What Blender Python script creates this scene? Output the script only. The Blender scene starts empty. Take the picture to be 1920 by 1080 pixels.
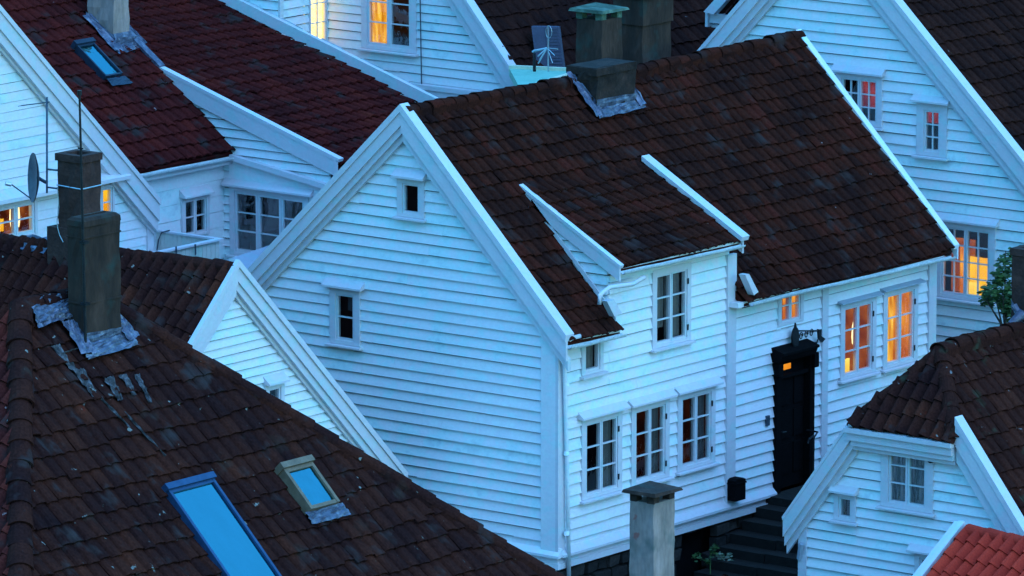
import bpy, math, random
from mathutils import Vector as V, Matrix
random.seed(7)
sc = bpy.context.scene
COL = sc.collection
EXPO = 3.44
EM = 1.0 / 2 ** EXPO            # emission that shows as 1.0

# ------------------------------------------------------------------ camera
FPX = 12000.0
P = math.radians(10.6); T = math.radians(37.9)
R_ = V((math.cos(T), math.sin(T), 0)); D_ = V((-math.sin(T), math.cos(T), 0)); Z = V((0, 0, 1))
L_ = D_ * math.cos(P) - Z * math.sin(P); U_ = D_ * math.sin(P) + Z * math.cos(P)
X = V((1, 0, 0)); Y = V((0, 1, 0))
def ray(u, v): return L_ + R_ * ((u - 960) / FPX) - U_ * ((v - 540) / FPX)
CAM = -ray(1045, 1040) * 109.0
def hitp(u, v, p0, n):
    r = ray(u, v); return CAM + r * ((p0 - CAM).dot(n) / r.dot(n))
def hit(u, v, ax, val):
    n = {'x': X, 'y': Y, 'z': Z}[ax]; return hitp(u, v, n * val, n)

# ------------------------------------------------------------------ frames and mesh builder
class Fr:
    """s runs along, t runs up, n points out of a wall or roof plane"""
    def __init__(s, o, S, T_, N=None):
        s.o = V(o); s.S = S.normalized(); s.T = T_.normalized(); s.N = (N or s.S.cross(s.T)).normalized()
    def pt(s, a, b, n=0.0): return s.o + s.S * a + s.T * b + s.N * n
    def px(s, u, v, n=0.0):
        q = hitp(u, v, s.o + s.N * n, s.N) - s.o
        return q.dot(s.S), q.dot(s.T)

class MB:
    def __init__(s): s.v = []; s.f = []
    def poly(s, pts):
        k = len(s.v); s.v += [tuple(p) for p in pts]; s.f.append(tuple(range(k, k + len(pts))))
    def hexa(s, a, b):
        """two matching rings a (back) and b (front)"""
        k = len(s.v); n = len(a); s.v += [tuple(p) for p in a] + [tuple(p) for p in b]
        s.f.append(tuple(k + i for i in reversed(range(n)))); s.f.append(tuple(k + n + i for i in range(n)))
        for i in range(n):
            j = (i + 1) % n; s.f.append((k + i, k + j, k + n + j, k + n + i))
    def box(s, fr, s0, s1, t0, t1, n0, n1):
        q = [(s0, t0), (s1, t0), (s1, t1), (s0, t1)]
        s.hexa([fr.pt(a, b, n0) for a, b in q], [fr.pt(a, b, n1) for a, b in q])
    def prism(s, fr, poly, n0, n1):
        s.hexa([fr.pt(a, b, n0) for a, b in poly], [fr.pt(a, b, n1) for a, b in poly])
    def extr(s, fr, prof, s0, s1):
        s.hexa([fr.pt(s0, t, n) for n, t in prof], [fr.pt(s1, t, n) for n, t in prof])
    def beam(s, p, q, w, h, up=Z):
        d = (q - p).normalized(); a = d.cross(up).normalized(); b = a.cross(d)
        c = [(-w / 2, -h / 2), (w / 2, -h / 2), (w / 2, h / 2), (-w / 2, h / 2)]
        s.hexa([p + a * x + b * y for x, y in c], [q + a * x + b * y for x, y in c])
    def tube(s, pts, r, seg=8, caps=True):
        pts = [V(p) for p in pts]; rings = []
        for i, p in enumerate(pts):
            d = (pts[min(i + 1, len(pts) - 1)] - pts[max(i - 1, 0)]).normalized()
            a = d.cross(Z if abs(d.z) < .9 else X).normalized(); b = a.cross(d)
            rr = r[i] if isinstance(r, (list, tuple)) else r
            rings.append([p + (a * math.cos(2 * math.pi * k / seg) + b * math.sin(2 * math.pi * k / seg)) * rr for k in range(seg)])
        k = len(s.v)
        for g in rings: s.v += [tuple(q) for q in g]
        for i in range(len(rings) - 1):
            for j in range(seg):
                m = (j + 1) % seg
                s.f.append((k + i * seg + j, k + i * seg + m, k + (i + 1) * seg + m, k + (i + 1) * seg + j))
        if caps:
            s.f.append(tuple(k + j for j in range(seg))); s.f.append(tuple(k + (len(rings) - 1) * seg + j for j in range(seg)))
    def build(s, name, m, parent=None, smooth=False):
        me = bpy.data.meshes.new(name); me.from_pydata(s.v, [], s.f); me.materials.append(m)
        if smooth:
            for p in me.polygons: p.use_smooth = True
        o = bpy.data.objects.new(name, me); COL.objects.link(o)
        if parent is not None:
            base = parent
            off = V((0, 0, 0))
            while base is not None: off += V(base.location); base = base.parent
            me.transform(Matrix.Translation(-off)); o.parent = parent
        me.update()
        return o

def thing(name, label, cat, loc=(0, 0, 0), group=None):
    o = bpy.data.objects.new(name, None); COL.objects.link(o); o.location = loc
    o.empty_display_size = .3
    return tag(o, label, cat, group)
def tag(o, label, cat=None, group=None):
    o['label'] = label
    if cat: o['category'] = cat
    if group: o['group'] = group
    return o

# ------------------------------------------------------------------ materials
def newmat(name):
    m = bpy.data.materials.new(name); m.use_nodes = True; nt = m.node_tree
    for n in list(nt.nodes): nt.nodes.remove(n)
    return m, nt
def N(nt, t, **k):
    n = nt.nodes.new(t)
    for a, b in k.items():
        if a == 'inp':
            for x, y in b.items(): n.inputs[x].default_value = y
        else: setattr(n, a, b)
    return n
def ramp(nt, stops, interp='LINEAR'):
    r = nt.nodes.new('ShaderNodeValToRGB'); r.color_ramp.interpolation = interp
    e = r.color_ramp.elements
    while len(e) < len(stops): e.new(.5)
    for i, (p, c) in enumerate(stops): e[i].position = p; e[i].color = (*c, 1)
    return r
def mixc(nt, mode, fac, a, b):
    m = nt.nodes.new('ShaderNodeMix'); m.data_type = 'RGBA'; m.blend_type = mode
    for sock, val in ((m.inputs[0], fac), (m.inputs[6], a), (m.inputs[7], b)):
        if hasattr(val, 'links'): nt.links.new(val, sock)
        else: sock.default_value = val if not isinstance(val, tuple) else (*val, 1)
    return m.outputs[2]
def surf(name, ramp_stops, island=.5, nscale=3.0, nstretch=(1, 1, 1), bump=.2, bscale=30, rough=.6, spots=None, metal=0.0, spec=.3, fine=0.15):
    """noise + per-piece variation through a colour ramp, optional spots (colour, scale, threshold)"""
    m, nt = newmat(name); lk = nt.links.new
    out = N(nt, 'ShaderNodeOutputMaterial'); b = N(nt, 'ShaderNodeBsdfPrincipled')
    lk(b.outputs[0], out.inputs[0])
    tc = N(nt, 'ShaderNodeNewGeometry'); mp = N(nt, 'ShaderNodeMapping'); mp.inputs['Scale'].default_value = nstretch
    lk(tc.outputs['Position'], mp.inputs[0])
    no = N(nt, 'ShaderNodeTexNoise', inp={'Scale': nscale, 'Detail': 5.0, 'Roughness': .6}); lk(mp.outputs[0], no.inputs[0])
    mx = N(nt, 'ShaderNodeMix'); mx.inputs[0].default_value = island
    mr = N(nt, 'ShaderNodeMapRange', inp={1: .28, 2: .72}); lk(no.outputs[0], mr.inputs[0])
    lk(mr.outputs[0], mx.inputs[2]); lk(tc.outputs['Random Per Island'], mx.inputs[3])
    r = ramp(nt, ramp_stops); lk(mx.outputs[0], r.inputs[0]); c = r.outputs[0]
    fn = N(nt, 'ShaderNodeTexNoise', inp={'Scale': bscale, 'Detail': 4.0}); lk(mp.outputs[0], fn.inputs[0])
    if fine:
        fr_ = ramp(nt, [(.3, (1 - fine,) * 3), (.7, (1, 1, 1))]); lk(fn.outputs[0], fr_.inputs[0])
        c = mixc(nt, 'MULTIPLY', 1.0, c, fr_.outputs[0])
    if spots:
        for col, sca, th, wd in spots:
            vn = N(nt, 'ShaderNodeTexNoise', inp={'Scale': sca, 'Detail': 3.0, 'Roughness': .55}); lk(tc.outputs['Position'], vn.inputs[0])
            rr = ramp(nt, [(th, (0, 0, 0)), (th + wd, (1, 1, 1))]); lk(vn.outputs[0], rr.inputs[0])
            c = mixc(nt, 'MIX', rr.outputs[0], c, col)
    lk(c, b.inputs['Base Color']); b.inputs['Roughness'].default_value = rough
    b.inputs['Metallic'].default_value = metal; b.inputs['Specular IOR Level'].default_value = spec
    if bump:
        bp = N(nt, 'ShaderNodeBump', inp={'Strength': bump, 'Distance': .02}); lk(fn.outputs[0], bp.inputs['Height']); lk(bp.outputs[0], b.inputs['Normal'])
    return m
M = {}
def paint(name, a, b_):
    return surf(name, [(.0, (a[0] * .82, a[1] * .88, a[2] * .9)), (.3, (b_[0] * .84, b_[1] * 1.0, b_[2])), (.55, (b_[0] * 1.04, b_[1] * .94, b_[2] * .98)), (.8, b_), (1, b_)], island=.34, nscale=2.6, nstretch=(1, 1, 1.3), bump=.25, bscale=14, rough=.5, spec=.3, fine=.07)
M['paint'] = paint('white_paint', (.62, .67, .72), (.80, .82, .82))
M['paint_b'] = paint('white_paint_dusk_side', (.68, .68, .73), (.82, .81, .82))  # same white paint, with lilac dusk light on right-facing walls mixed into the colour
M['trim'] = paint('white_trim', (.57, .58, .61), (.68, .66, .68))
M['cream'] = paint('aged_white_paint', (.50, .52, .46), (.62, .64, .56))
M['paint_dk'] = paint('grey_blue_paint', (.30, .36, .42), (.38, .44, .50))
def tilemat(name, stops, spots=((( .30, .20, .20), 7.0, .75, .02), ((.046, .028, .027), 1.7, .57, .14))):
    stops = [(p, (c[0] * .66, c[1] * .52, c[2] * .50)) for p, c in stops]
    return surf(name, stops, island=.36, nscale=.95, bump=.5, bscale=26, rough=1.0, spec=.02, spots=spots, fine=.45)
M['tile_main'] = tilemat('dark_brown_tile', [(.0, (.032, .018, .02)), (.35, (.06, .024, .02)), (.6, (.10, .032, .022)), (.85, (.15, .036, .026)), (1, (.12, .07, .05))])
M['tile_red'] = tilemat('wine_red_tile', [(.0, (.06, .02, .022)), (.4, (.13, .026, .026)), (.75, (.19, .032, .028)), (1, (.26, .05, .035))])
M['tile_near'] = tilemat('old_brown_tile', [(.0, (.034, .02, .024)), (.4, (.068, .028, .026)), (.7, (.11, .04, .03)), (.93, (.17, .055, .035)), (1, (.30, .05, .03))], spots=(((.24, .22, .20), 6.0, .70, .03), ((.05, .032, .027), 1.3, .62, .12), ((.05, .034, .034), 2.1, .59, .14)))
M['tile_orange'] = surf('orange_red_tile', [(.0, (.40, .03, .02)), (.5, (.56, .042, .025)), (1, (.70, .055, .03))], island=.5, nscale=1.5, bump=.4, bscale=30, rough=.9, spec=.05, fine=.25)
M['tile_lichen'] = tilemat('lichen_tile', [(.0, (.04, .022, .022)), (.5, (.085, .032, .026)), (.85, (.14, .05, .035)), (1, (.20, .06, .04))], spots=(((.20, .16, .16), 6.5, .69, .03), ((.05, .045, .03), 1.8, .62, .10)))
M['tile_back'] = tilemat('black_brown_tile', [(.0, (.025, .016, .02)), (.4, (.05, .024, .022)), (.8, (.085, .035, .028)), (1, (.12, .05, .035))], spots=(((.22, .16, .16), 6.0, .735, .02),))
M['concrete'] = surf('rendered_chimney', [(.0, (.025, .014, .011)), (.5, (.055, .028, .02)), (1, (.11, .055, .04))], island=0, nscale=2.5, nstretch=(1, 1, .35), bump=.6, bscale=18, rough=.9, fine=.3, spots=(((.14, .04, .03), 2.2, .70, .05), ((.03, .045, .038), 2.0, .58, .15)))
M['concrete_lt'] = surf('pale_rendered_chimney', [(.0, (.22, .16, .14)), (.5, (.42, .28, .24)), (1, (.58, .38, .34))], island=0, nscale=2.2, nstretch=(1, 1, .35), bump=.5, bscale=16, rough=.9, fine=.25, spots=(((.34, .12, .10), 2.4, .71, .04), ((.16, .15, .13), 1.8, .55, .2)))
M['brick'] = surf('sooty_brick', [(.0, (.04, .018, .016)), (.5, (.07, .03, .024)), (1, (.11, .05, .04))], island=0, nscale=3, bump=.8, bscale=16, rough=.9, fine=.35)
M['sooty'] = surf('sooty_render', [(.0, (.018, .010, .009)), (.5, (.035, .02, .016)), (1, (.07, .035, .028))], island=0, nscale=3, bump=.8, bscale=14, rough=.95, fine=.4)
M['mosscap'] = surf('mossy_concrete', [(.0, (.03, .05, .035)), (.5, (.07, .12, .085)), (1, (.16, .24, .18))], island=0, nscale=4, bump=.6, bscale=20, rough=.9)
M['lead'] = surf('lead_sheet', [(.0, (.05, .055, .085)), (.5, (.13, .13, .19)), (1, (.34, .33, .40))], island=.1, nscale=7, bump=.7, bscale=22, rough=.42, metal=.35, spec=.5, fine=.25)
M['gutter'] = surf('painted_gutter', [(.0, (.5, .55, .6)), (1, (.8, .82, .82))], island=.2, nscale=6, bump=.4, bscale=30, rough=.45, fine=.25)
M['black'] = surf('black_painted_wood', [(.0, (.003, .0025, .003)), (1, (.006, .005, .006))], island=.4, nscale=4, bump=.3, bscale=30, rough=.8, spec=.05, fine=.2)
M['iron'] = surf('wrought_iron', [(.0, (.012, .012, .014)), (1, (.025, .024, .028))], island=0, nscale=8, bump=.4, bscale=60, rough=.5, metal=.3)
M['steel'] = surf('weathered_steel', [(.0, (.05, .07, .10)), (1, (.10, .13, .17))], island=0, nscale=6, bump=.2, bscale=60, rough=.5, metal=.4)
M['alu'] = surf('dull_aluminium', [(.0, (.4, .43, .47)), (1, (.6, .63, .66))], island=.3, nscale=8, bump=.1, bscale=60, rough=.35, metal=.7)
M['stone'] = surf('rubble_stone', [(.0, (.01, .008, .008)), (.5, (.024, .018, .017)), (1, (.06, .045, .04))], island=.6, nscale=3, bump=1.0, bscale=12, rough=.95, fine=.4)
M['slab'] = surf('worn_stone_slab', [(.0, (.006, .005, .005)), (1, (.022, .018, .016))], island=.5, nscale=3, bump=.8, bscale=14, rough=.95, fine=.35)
M['ground'] = surf('damp_cobble_ground', [(.0, (.025, .026, .026)), (1, (.06, .058, .055))], island=0, nscale=1.5, bump=1.0, bscale=8, rough=.9, fine=.4)
M['olive'] = surf('olive_painted_frame', [(.0, (.14, .09, .06)), (1, (.27, .18, .12))], island=.1, nscale=6, bump=.3, bscale=40, rough=.6)
M['bluemetal'] = surf('blue_grey_metal_frame', [(.0, (.02, .05, .12)), (1, (.035, .09, .19))], island=.1, nscale=6, bump=.1, bscale=40, rough=.35, metal=.2)
M['darkmetal'] = surf('dark_frame', [(.0, (.02, .03, .05)), (1, (.03, .05, .08))], island=.1, nscale=6, bump=.1, bscale=40, rough=.4)
M['turq'] = surf('pale_green_roofing', [(.0, (.20, .48, .36)), (1, (.30, .60, .46))], island=0, nscale=3, bump=.2, bscale=20, rough=.6, fine=.12)
M['creamtrim'] = surf('cream_rim', [(.0, (.62, .62, .45)), (1, (.78, .76, .56))], island=.3, nscale=3, bump=.1, bscale=20, rough=.6)
M['leaf'] = surf('leaf', [(.0, (.02, .045, .015)), (.5, (.045, .10, .03)), (1, (.10, .18, .06))], island=.9, nscale=3, bump=0, rough=.5, fine=0)
M['bark'] = surf('bark', [(.0, (.03, .025, .02)), (1, (.08, .06, .05))], island=0, nscale=6, bump=.8, bscale=20, rough=.9)
M['room'] = surf('dim_room', [(.0, (.012, .011, .012)), (1, (.03, .026, .028))], island=0, nscale=2.5, bump=0, rough=.9, fine=0)
M['curtain'] = surf('pale_curtain', [(.0, (.10, .10, .11)), (1, (.20, .19, .20))], island=.5, nscale=3, bump=.1, rough=.9)
M['lap_shade'] = surf('dark_lap_shade', [(.0, (.03, .04, .06)), (1, (.06, .08, .11))], island=0, nscale=3, bump=0, rough=.9)  # dark colour stands in for the shade and dirt under the laps
M['curtain_lt'] = surf('grey_net_curtain', [(.0, (.16, .15, .16)), (1, (.30, .28, .28))], island=.5, nscale=3, bump=.1, rough=.9)
M['tile_near_red'] = tilemat('reddish_old_tile', [(.0, (.06, .026, .03)), (.4, (.15, .04, .036)), (.8, (.26, .06, .045)), (1, (.42, .08, .05))])
M['curtain_red'] = surf('red_curtain', [(.0, (.16, .02, .015)), (1, (.34, .04, .03))], island=.3, nscale=5, bump=.2, rough=.9)

def glassmat(name, tint, base, k, wave=(2.5, .12)):
    m, nt = newmat(name); lk = nt.links.new
    out = N(nt, 'ShaderNodeOutputMaterial'); a = N(nt, 'ShaderNodeBsdfTransparent'); g = N(nt, 'ShaderNodeBsdfGlossy', inp={'Roughness': .03})
    g.inputs[0].default_value = (*tint, 1)
    f = N(nt, 'ShaderNodeFresnel', inp={0: 1.5}); mm = N(nt, 'ShaderNodeMath', operation='MULTIPLY_ADD'); mm.inputs[1].default_value = k; mm.inputs[2].default_value = base
    mm.use_clamp = True
    no = N(nt, 'ShaderNodeTexNoise', inp={'Scale': wave[0], 'Detail': 3.0}); bp = N(nt, 'ShaderNodeBump', inp={'Strength': wave[1], 'Distance': .08})
    lk(no.outputs[0], bp.inputs['Height']); lk(bp.outputs[0], g.inputs['Normal'])
    mx = N(nt, 'ShaderNodeMixShader'); lk(f.outputs[0], mm.inputs[0]); lk(mm.outputs[0], mx.inputs[0]); lk(a.outputs[0], mx.inputs[1]); lk(g.outputs[0], mx.inputs[2])
    lk(mx.outputs[0], out.inputs[0]); return m
M['glass'] = glassmat('old_window_glass', (.9, .95, 1), .11, .8)
M['skyglass'] = glassmat('roof_window_glass', (.10, .32, .36), .82, 1.0, (1.2, .3))

def emit(name, c0, c1, s0, s1, scale=1.5, stretch=(1, 1, 1)):
    """self-lit room or curtain surface: colour and strength drift with a soft noise"""
    m, nt = newmat(name); lk = nt.links.new
    out = N(nt, 'ShaderNodeOutputMaterial'); e = N(nt, 'ShaderNodeEmission'); lk(e.outputs[0], out.inputs[0])
    tc = N(nt, 'ShaderNodeNewGeometry'); mp = N(nt, 'ShaderNodeMapping'); mp.inputs['Scale'].default_value = stretch; lk(tc.outputs['Position'], mp.inputs[0])
    no = N(nt, 'ShaderNodeTexNoise', inp={'Scale': scale, 'Detail': 3.0}); lk(mp.outputs[0], no.inputs[0])
    mr = N(nt, 'ShaderNodeMapRange', inp={1: .35, 2: .65}); lk(no.outputs[0], mr.inputs[0])
    r = ramp(nt, [(0, c0), (1, c1)]); lk(mr.outputs[0], r.inputs[0]); lk(r.outputs[0], e.inputs[0])
    ms = N(nt, 'ShaderNodeMapRange', inp={1: 0.0, 2: 1.0, 3: s0 * EM, 4: s1 * EM}); lk(mr.outputs[0], ms.inputs[0]); lk(ms.outputs[0], e.inputs[1])
    return m
M['e_orange'] = emit('lit_room_orange', (1, .20, .012), (1, .40, .03), .5, 1.05)
M['e_dimorange'] = emit('lit_room_dim_orange', (1, .15, .02), (1, .28, .04), .18, .45, 2.5)
M['e_amber'] = emit('lit_room_amber', (1, .40, .01), (1, .60, .03), 1.0, 1.3)
M['e_yellow'] = emit('lit_room_yellow', (1, .60, .05), (1, .80, .18), 1.1, 1.6)
M['e_bright'] = emit('bright_lit_room', (1, .58, .10), (1, .72, .2), 2.2, 3.6)
M['e_dusky'] = emit('dusky_lit_room', (1, .16, .03), (1, .30, .06), .05, .35, 3)
M['e_red'] = emit('glowing_red_curtain', (1, .03, .02), (1, .09, .05), .10, .30, 3)  # curtain cloth that gives off its own red glow
M['e_lamp'] = emit('lamp_glow', (1, .80, .35), (1, .88, .5), 1.6, 2.4, 1)
M['e_curt'] = emit('backlit_curtain', (1, .32, .01), (1, .58, .06), .7, 1.25, 5, (3, 3, .4))
M['e_brown'] = emit('faintly_lit_room', (1, .18, .03), (1, .25, .05), .004, .022, 2)

# ------------------------------------------------------------------ clapboard
def clip(poly, a, b, c):
    """keep a*s+b*t<=c"""
    o = []
    for i in range(len(poly)):
        p, q = poly[i], poly[(i + 1) % len(poly)]
        dp = a * p[0] + b * p[1] - c; dq = a * q[0] + b * q[1] - c
        if dp <= 1e-9: o.append(p)
        if (dp < -1e-9 and dq > 1e-9) or (dp > 1e-9 and dq < -1e-9):
            k = dp / (dp - dq); o.append((p[0] + (q[0] - p[0]) * k, p[1] + (q[1] - p[1]) * k))
    return o
def clapboard(fr, polys, holes, bh, mat, parent, phase=0.0, proud=.050, gap=.019, name='wall'):
    mb = MB(); bk = MB()
    for poly in polys:
        t0 = min(p[1] for p in poly); t1 = max(p[1] for p in poly)
        k = math.floor((t0 - phase) / bh) - 1
        while phase + k * bh < t1:
            a = phase + k * bh; b = a + bh
            jit = random.uniform(-.005, .005)
            strip = clip(clip(poly, 0, 1, b), 0, -1, -a)
            k += 1
            if len(strip) < 3: continue
            ss = sorted({min(p[0] for p in strip), max(p[0] for p in strip)} | {h[i] for h in holes for i in (0, 1) if h[2] < b and h[3] > a})
            # occasional butt joints
            lo, hi = ss[0], ss[-1]
            if hi - lo > 3 and random.random() < .75: ss = sorted(ss + [random.uniform(lo + .6, hi - .6)])
            for i in range(len(ss) - 1):
                x0, x1 = ss[i] + .001, ss[i + 1] - .001
                if x1 - x0 < .01: continue
                pc = clip(clip(strip, 1, 0, x1), -1, 0, -x0)
                if len(pc) < 3: continue
                parts = [pc]
                mid = (x0 + x1) / 2
                for h in holes:
                    if h[0] < mid < h[1]:
                        nx = []
                        for q in parts:
                            lo_ = clip(q, 0, 1, h[2]); hi_ = clip(q, 0, -1, -h[3])
                            nx += [z for z in (lo_, hi_) if len(z) >= 3]
                        parts = nx
                pr = proud + random.uniform(-.004, .005)
                A0 = random.uniform(0, 6)
                for q in parts:
                    bk.hexa([fr.pt(s, t, -.055) for s, t in q], [fr.pt(s, t, -.03) for s, t in q])
                    q = clip(q, 0, 1, b - gap)
                    if len(q) < 3: continue
                    q = [(s, t + (.005 * math.sin(s * 1.1 + A0) + jit * .6 if t < a + .03 else 0)) for s, t in q]
                    if max(p[1] for p in q) - min(p[1] for p in q) < .004: continue
                    f = lambda t: .001 + (pr - .001) * max(0, min(1, (b - gap - t) / bh))
                    mb.hexa([fr.pt(s, t, -.012) for s, t in q], [fr.pt(s, t, f(t)) for s, t in q])
    w = mb.build(name, mat, parent); bk.build('lap_shade_backing', M['lap_shade'], w)  # dark backing seen through the gaps draws the lap shade lines
    return w

# ------------------------------------------------------------------ windows
def window(parent, fr, tl, br, leaves=2, rows=3, cols=1, hood=True, sill=True, room='room', curtains=(), lamp=None, cas=.10, mat=None, n=0.0, hole=None, hood_w=.10, label=None, reveal=.05, paneframe=.035, hood_mat=None, hood_h=.15, hinges=False):
    """opening given by photo corners (top-left, bottom-right) on the wall plane"""
    if hole is None: s0, s1, t0, t1 = winrect(fr, tl, br)
    else: s0, s1, t0, t1 = hole
    mat = mat or M['trim']
    mb = MB()
    c = cas
    mb.box(fr, s0 - c, s0, t0 - c * .5, t1 + c, n - .01, n + .055); mb.box(fr, s1, s1 + c, t0 - c * .5, t1 + c, n - .01, n + .055)
    mb.box(fr, s0, s1, t1, t1 + c, n - .01, n + .053); mb.box(fr, s0, s1, t0 - c * .5, t0, n - .01, n + .053)
    # sash
    lw = (s1 - s0) / leaves; fw = paneframe
    panes = []
    for i in range(leaves):
        a, b = s0 + i * lw + .004, s0 + (i + 1) * lw - .004
        for q in ((a, a + fw, t0, t1), (b - fw, b, t0, t1)): mb.box(fr, q[0], q[1], q[2], q[3], n - .03 - reveal * .3, n + .035)
        mb.box(fr, a + fw, b - fw, t0, t0 + fw * 1.2, n - .03 - reveal * .3, n + .033); mb.box(fr, a + fw, b - fw, t1 - fw, t1, n - .03 - reveal * .3, n + .033)
        h = (t1 - t0 - fw * 2.2) / rows
        for r in range(1, rows):
            z = t0 + fw * 1.2 + r * h; mb.box(fr, a + fw, b - fw, z - .011, z + .011, n - .02, n + .025)
        for k in range(1, cols):
            x = a + fw + (b - a - 2 * fw) * k / cols; mb.box(fr, x - .01, x + .01, t0 + fw, t1 - fw, n - .021, n + .023)
        panes.append((a + fw, b - fw))
    w = mb.build('window', mat, parent)
    if label: w['label'] = label
    for a, b in panes:
        g = MB(); g.poly([fr.pt(a, t0 + fw, n - .005), fr.pt(b, t0 + fw, n - .005), fr.pt(b, t1 - fw, n - .005), fr.pt(a, t1 - fw, n - .005)]); g.build('pane', M['glass'], w)
    if hood:
        g = MB(); e = hood_w
        g.extr(fr, [(n + .0, t1 + c + hood_h), (n + .16, t1 + c + hood_h * .13), (n + .16, t1 + c - .015), (n + .0, t1 + c + .003)], s0 - c - e, s1 + c + e)
        g.build('window_hood', hood_mat or mat, w)
    if sill:
        g = MB(); g.extr(fr, [(n + .0, t0 - c * .5), (n + .13, t0 - c * .5 - .02), (n + .13, t0 - c * .5 - .05), (n + .0, t0 - c * .5 - .05)], s0 - c - .05, s1 + c + .05)
        g.build('window_sill', mat, w)
    if hinges:
        for hz_ in (.15, .82):
            g = MB(); z = t0 + (t1 - t0) * hz_; g.box(fr, s1 - .005, s1 + .03, z - .05, z + .05, n + .05, n + .065); g.build('hinge', M['iron'], w)
    g = MB(); d = n - .55; e = .12
    q = [(s0 - e, t0 - e), (s1 + e, t0 - e), (s1 + e, t1 + e), (s0 - e, t1 + e)]
    g.poly([fr.pt(a, b, d) for a, b in q])
    for i in range(4):
        p, r = q[i], q[(i + 1) % 4]; g.poly([fr.pt(*p, n - .015), fr.pt(*r, n - .015), fr.pt(*r, d), fr.pt(*p, d)])
    g.build('room_interior', M[room], w)
    for (a0, a1, b0, b1, cm, dep) in curtains:      # fractions of the opening
        g = MB(); k = 10
        for i in range(k):
            def cp(j, bb):
                a = s0 + (s1 - s0) * (a0 + (a1 - a0) * j / k); return fr.pt(a, t0 + (t1 - t0) * bb, n - dep - .02 * math.sin(j * 1.9))
            g.poly([cp(i, b0), cp(i + 1, b0), cp(i + 1, b1), cp(i, b1)])
        g.build('curtain', M[cm], w)
    if lamp:
        a, b, rw, rh, lm = lamp; ca = s0 + (s1 - s0) * a; cb = t0 + (t1 - t0) * b; g = MB()
        pr = [(0, -rh), (.8, -rh * .85), (1, -rh * .3), (.85, rh * .5), (.5, rh * .9), (0, rh)]
        c0 = fr.pt(ca, cb, n - .25)
        g.tube([c0 + Z * z for _, z in pr], [max(.004, x * rw) for x, _ in pr], 12)
        g.build('lamp', M[lm], w, True)
    return w
def winrect(fr, tl, br):
    a = fr.px(*tl); b = fr.px(*br); return (a[0], b[0], b[1], a[1])

# ------------------------------------------------------------------ roof tiles
def bil(q, u, v): return (q[0] * (1 - u) + q[1] * u) * (1 - v) + (q[2] * (1 - u) + q[3] * u) * v
def inpoly(poly, x, y):
    c = False; n = len(poly)
    for i in range(n):
        (x0, y0), (x1, y1) = poly[i], poly[(i + 1) % n]
        if (y0 > y) != (y1 > y) and x < (x1 - x0) * (y - y0) / (y1 - y0) + x0: c = not c
    return c
PROF = [(0, .004), (.12, .044), (.28, .064), (.46, .056), (.64, .034), (.84, .010), (1.02, .0)]
def tiles(q, mat, parent, tw=.235, tl=.32, clipuv=None, seed=1, sag=0.0, wob=.018, name='roof', extra=(), amp=.85, step=.04):
    """q = eave-left, eave-right, top-left, top-right (seen from outside)"""
    rnd = random.Random(seed); q = [V(p) for p in q]
    W = ((q[1] - q[0]).length + (q[3] - q[2]).length) / 2; H = ((q[2] - q[0]).length + (q[3] - q[1]).length) / 2
    nc = max(1, round(W / tw)); nr = max(1, round(H / tl))
    nn = (q[1] - q[0]).cross(q[2] - q[0]).normalized()
    ph = [rnd.uniform(0, 6) for _ in range(4)]
    def P_(u, v, h):
        w = wob * (math.sin(u * W * .9 + ph[0] + v * 2) + math.sin(v * H * 1.3 + ph[1] + u * 3) + .6 * math.sin(u * W * 2.3 + v * H * 1.7 + ph[2]))
        return bil(q, u, v) + nn * (h + w) - Z * (sag * math.sin(math.pi * min(1, max(0, u))))
    mb = MB()
    # battened deck under the tiles
    base = clipuv or [(0, 0), (1, 0), (1, 1), (0, 1)]
    mb.hexa([P_(u, v, -.14) for u, v in base], [P_(u, v, -.05) for u, v in base])
    for j in range(nr):
        off = rnd.uniform(-.03, .03); jt = rnd.uniform(-.02, .02)
        for i in range(nc):
            uc, vc = (i + .5) / nc, (j + .5) / nr
            if clipuv and not inpoly(clipuv, uc, vc): continue
            dv = jt + rnd.gauss(0, .04); du = off + rnd.gauss(0, .02); tl_ = rnd.gauss(0, .006); lift = abs(rnd.gauss(0, .006)); tw_ = rnd.gauss(0, .025)
            if rnd.random() < .03: dv -= rnd.uniform(.08, .2); lift += .012
            k = len(mb.v); m = len(PROF)
            lo = [((i + du + x) / nc, (j + dv + tw_ * (x - .5) + .10 * abs(x - .42) ** 1.5) / nr, h * amp + step + lift + tl_ * x) for x, h in PROF]
            hi = [((i + du + x) / nc, (j + 1.12) / nr, h * amp - .004) for x, h in PROF]
            fr_ = [(a, b, h - step + .004) for a, b, h in lo]
            for arr in (fr_, lo, hi): mb.v += [tuple(P_(*a)) for a in arr]
            for x in range(m - 1):
                mb.f.append((k + x, k + x + 1, k + m + x + 1, k + m + x)); mb.f.append((k + m + x, k + m + x + 1, k + 2 * m + x + 1, k + 2 * m + x))
    for e in extra: e(mb)
    o = mb.build(name, mat, parent)
    return o, P_
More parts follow.
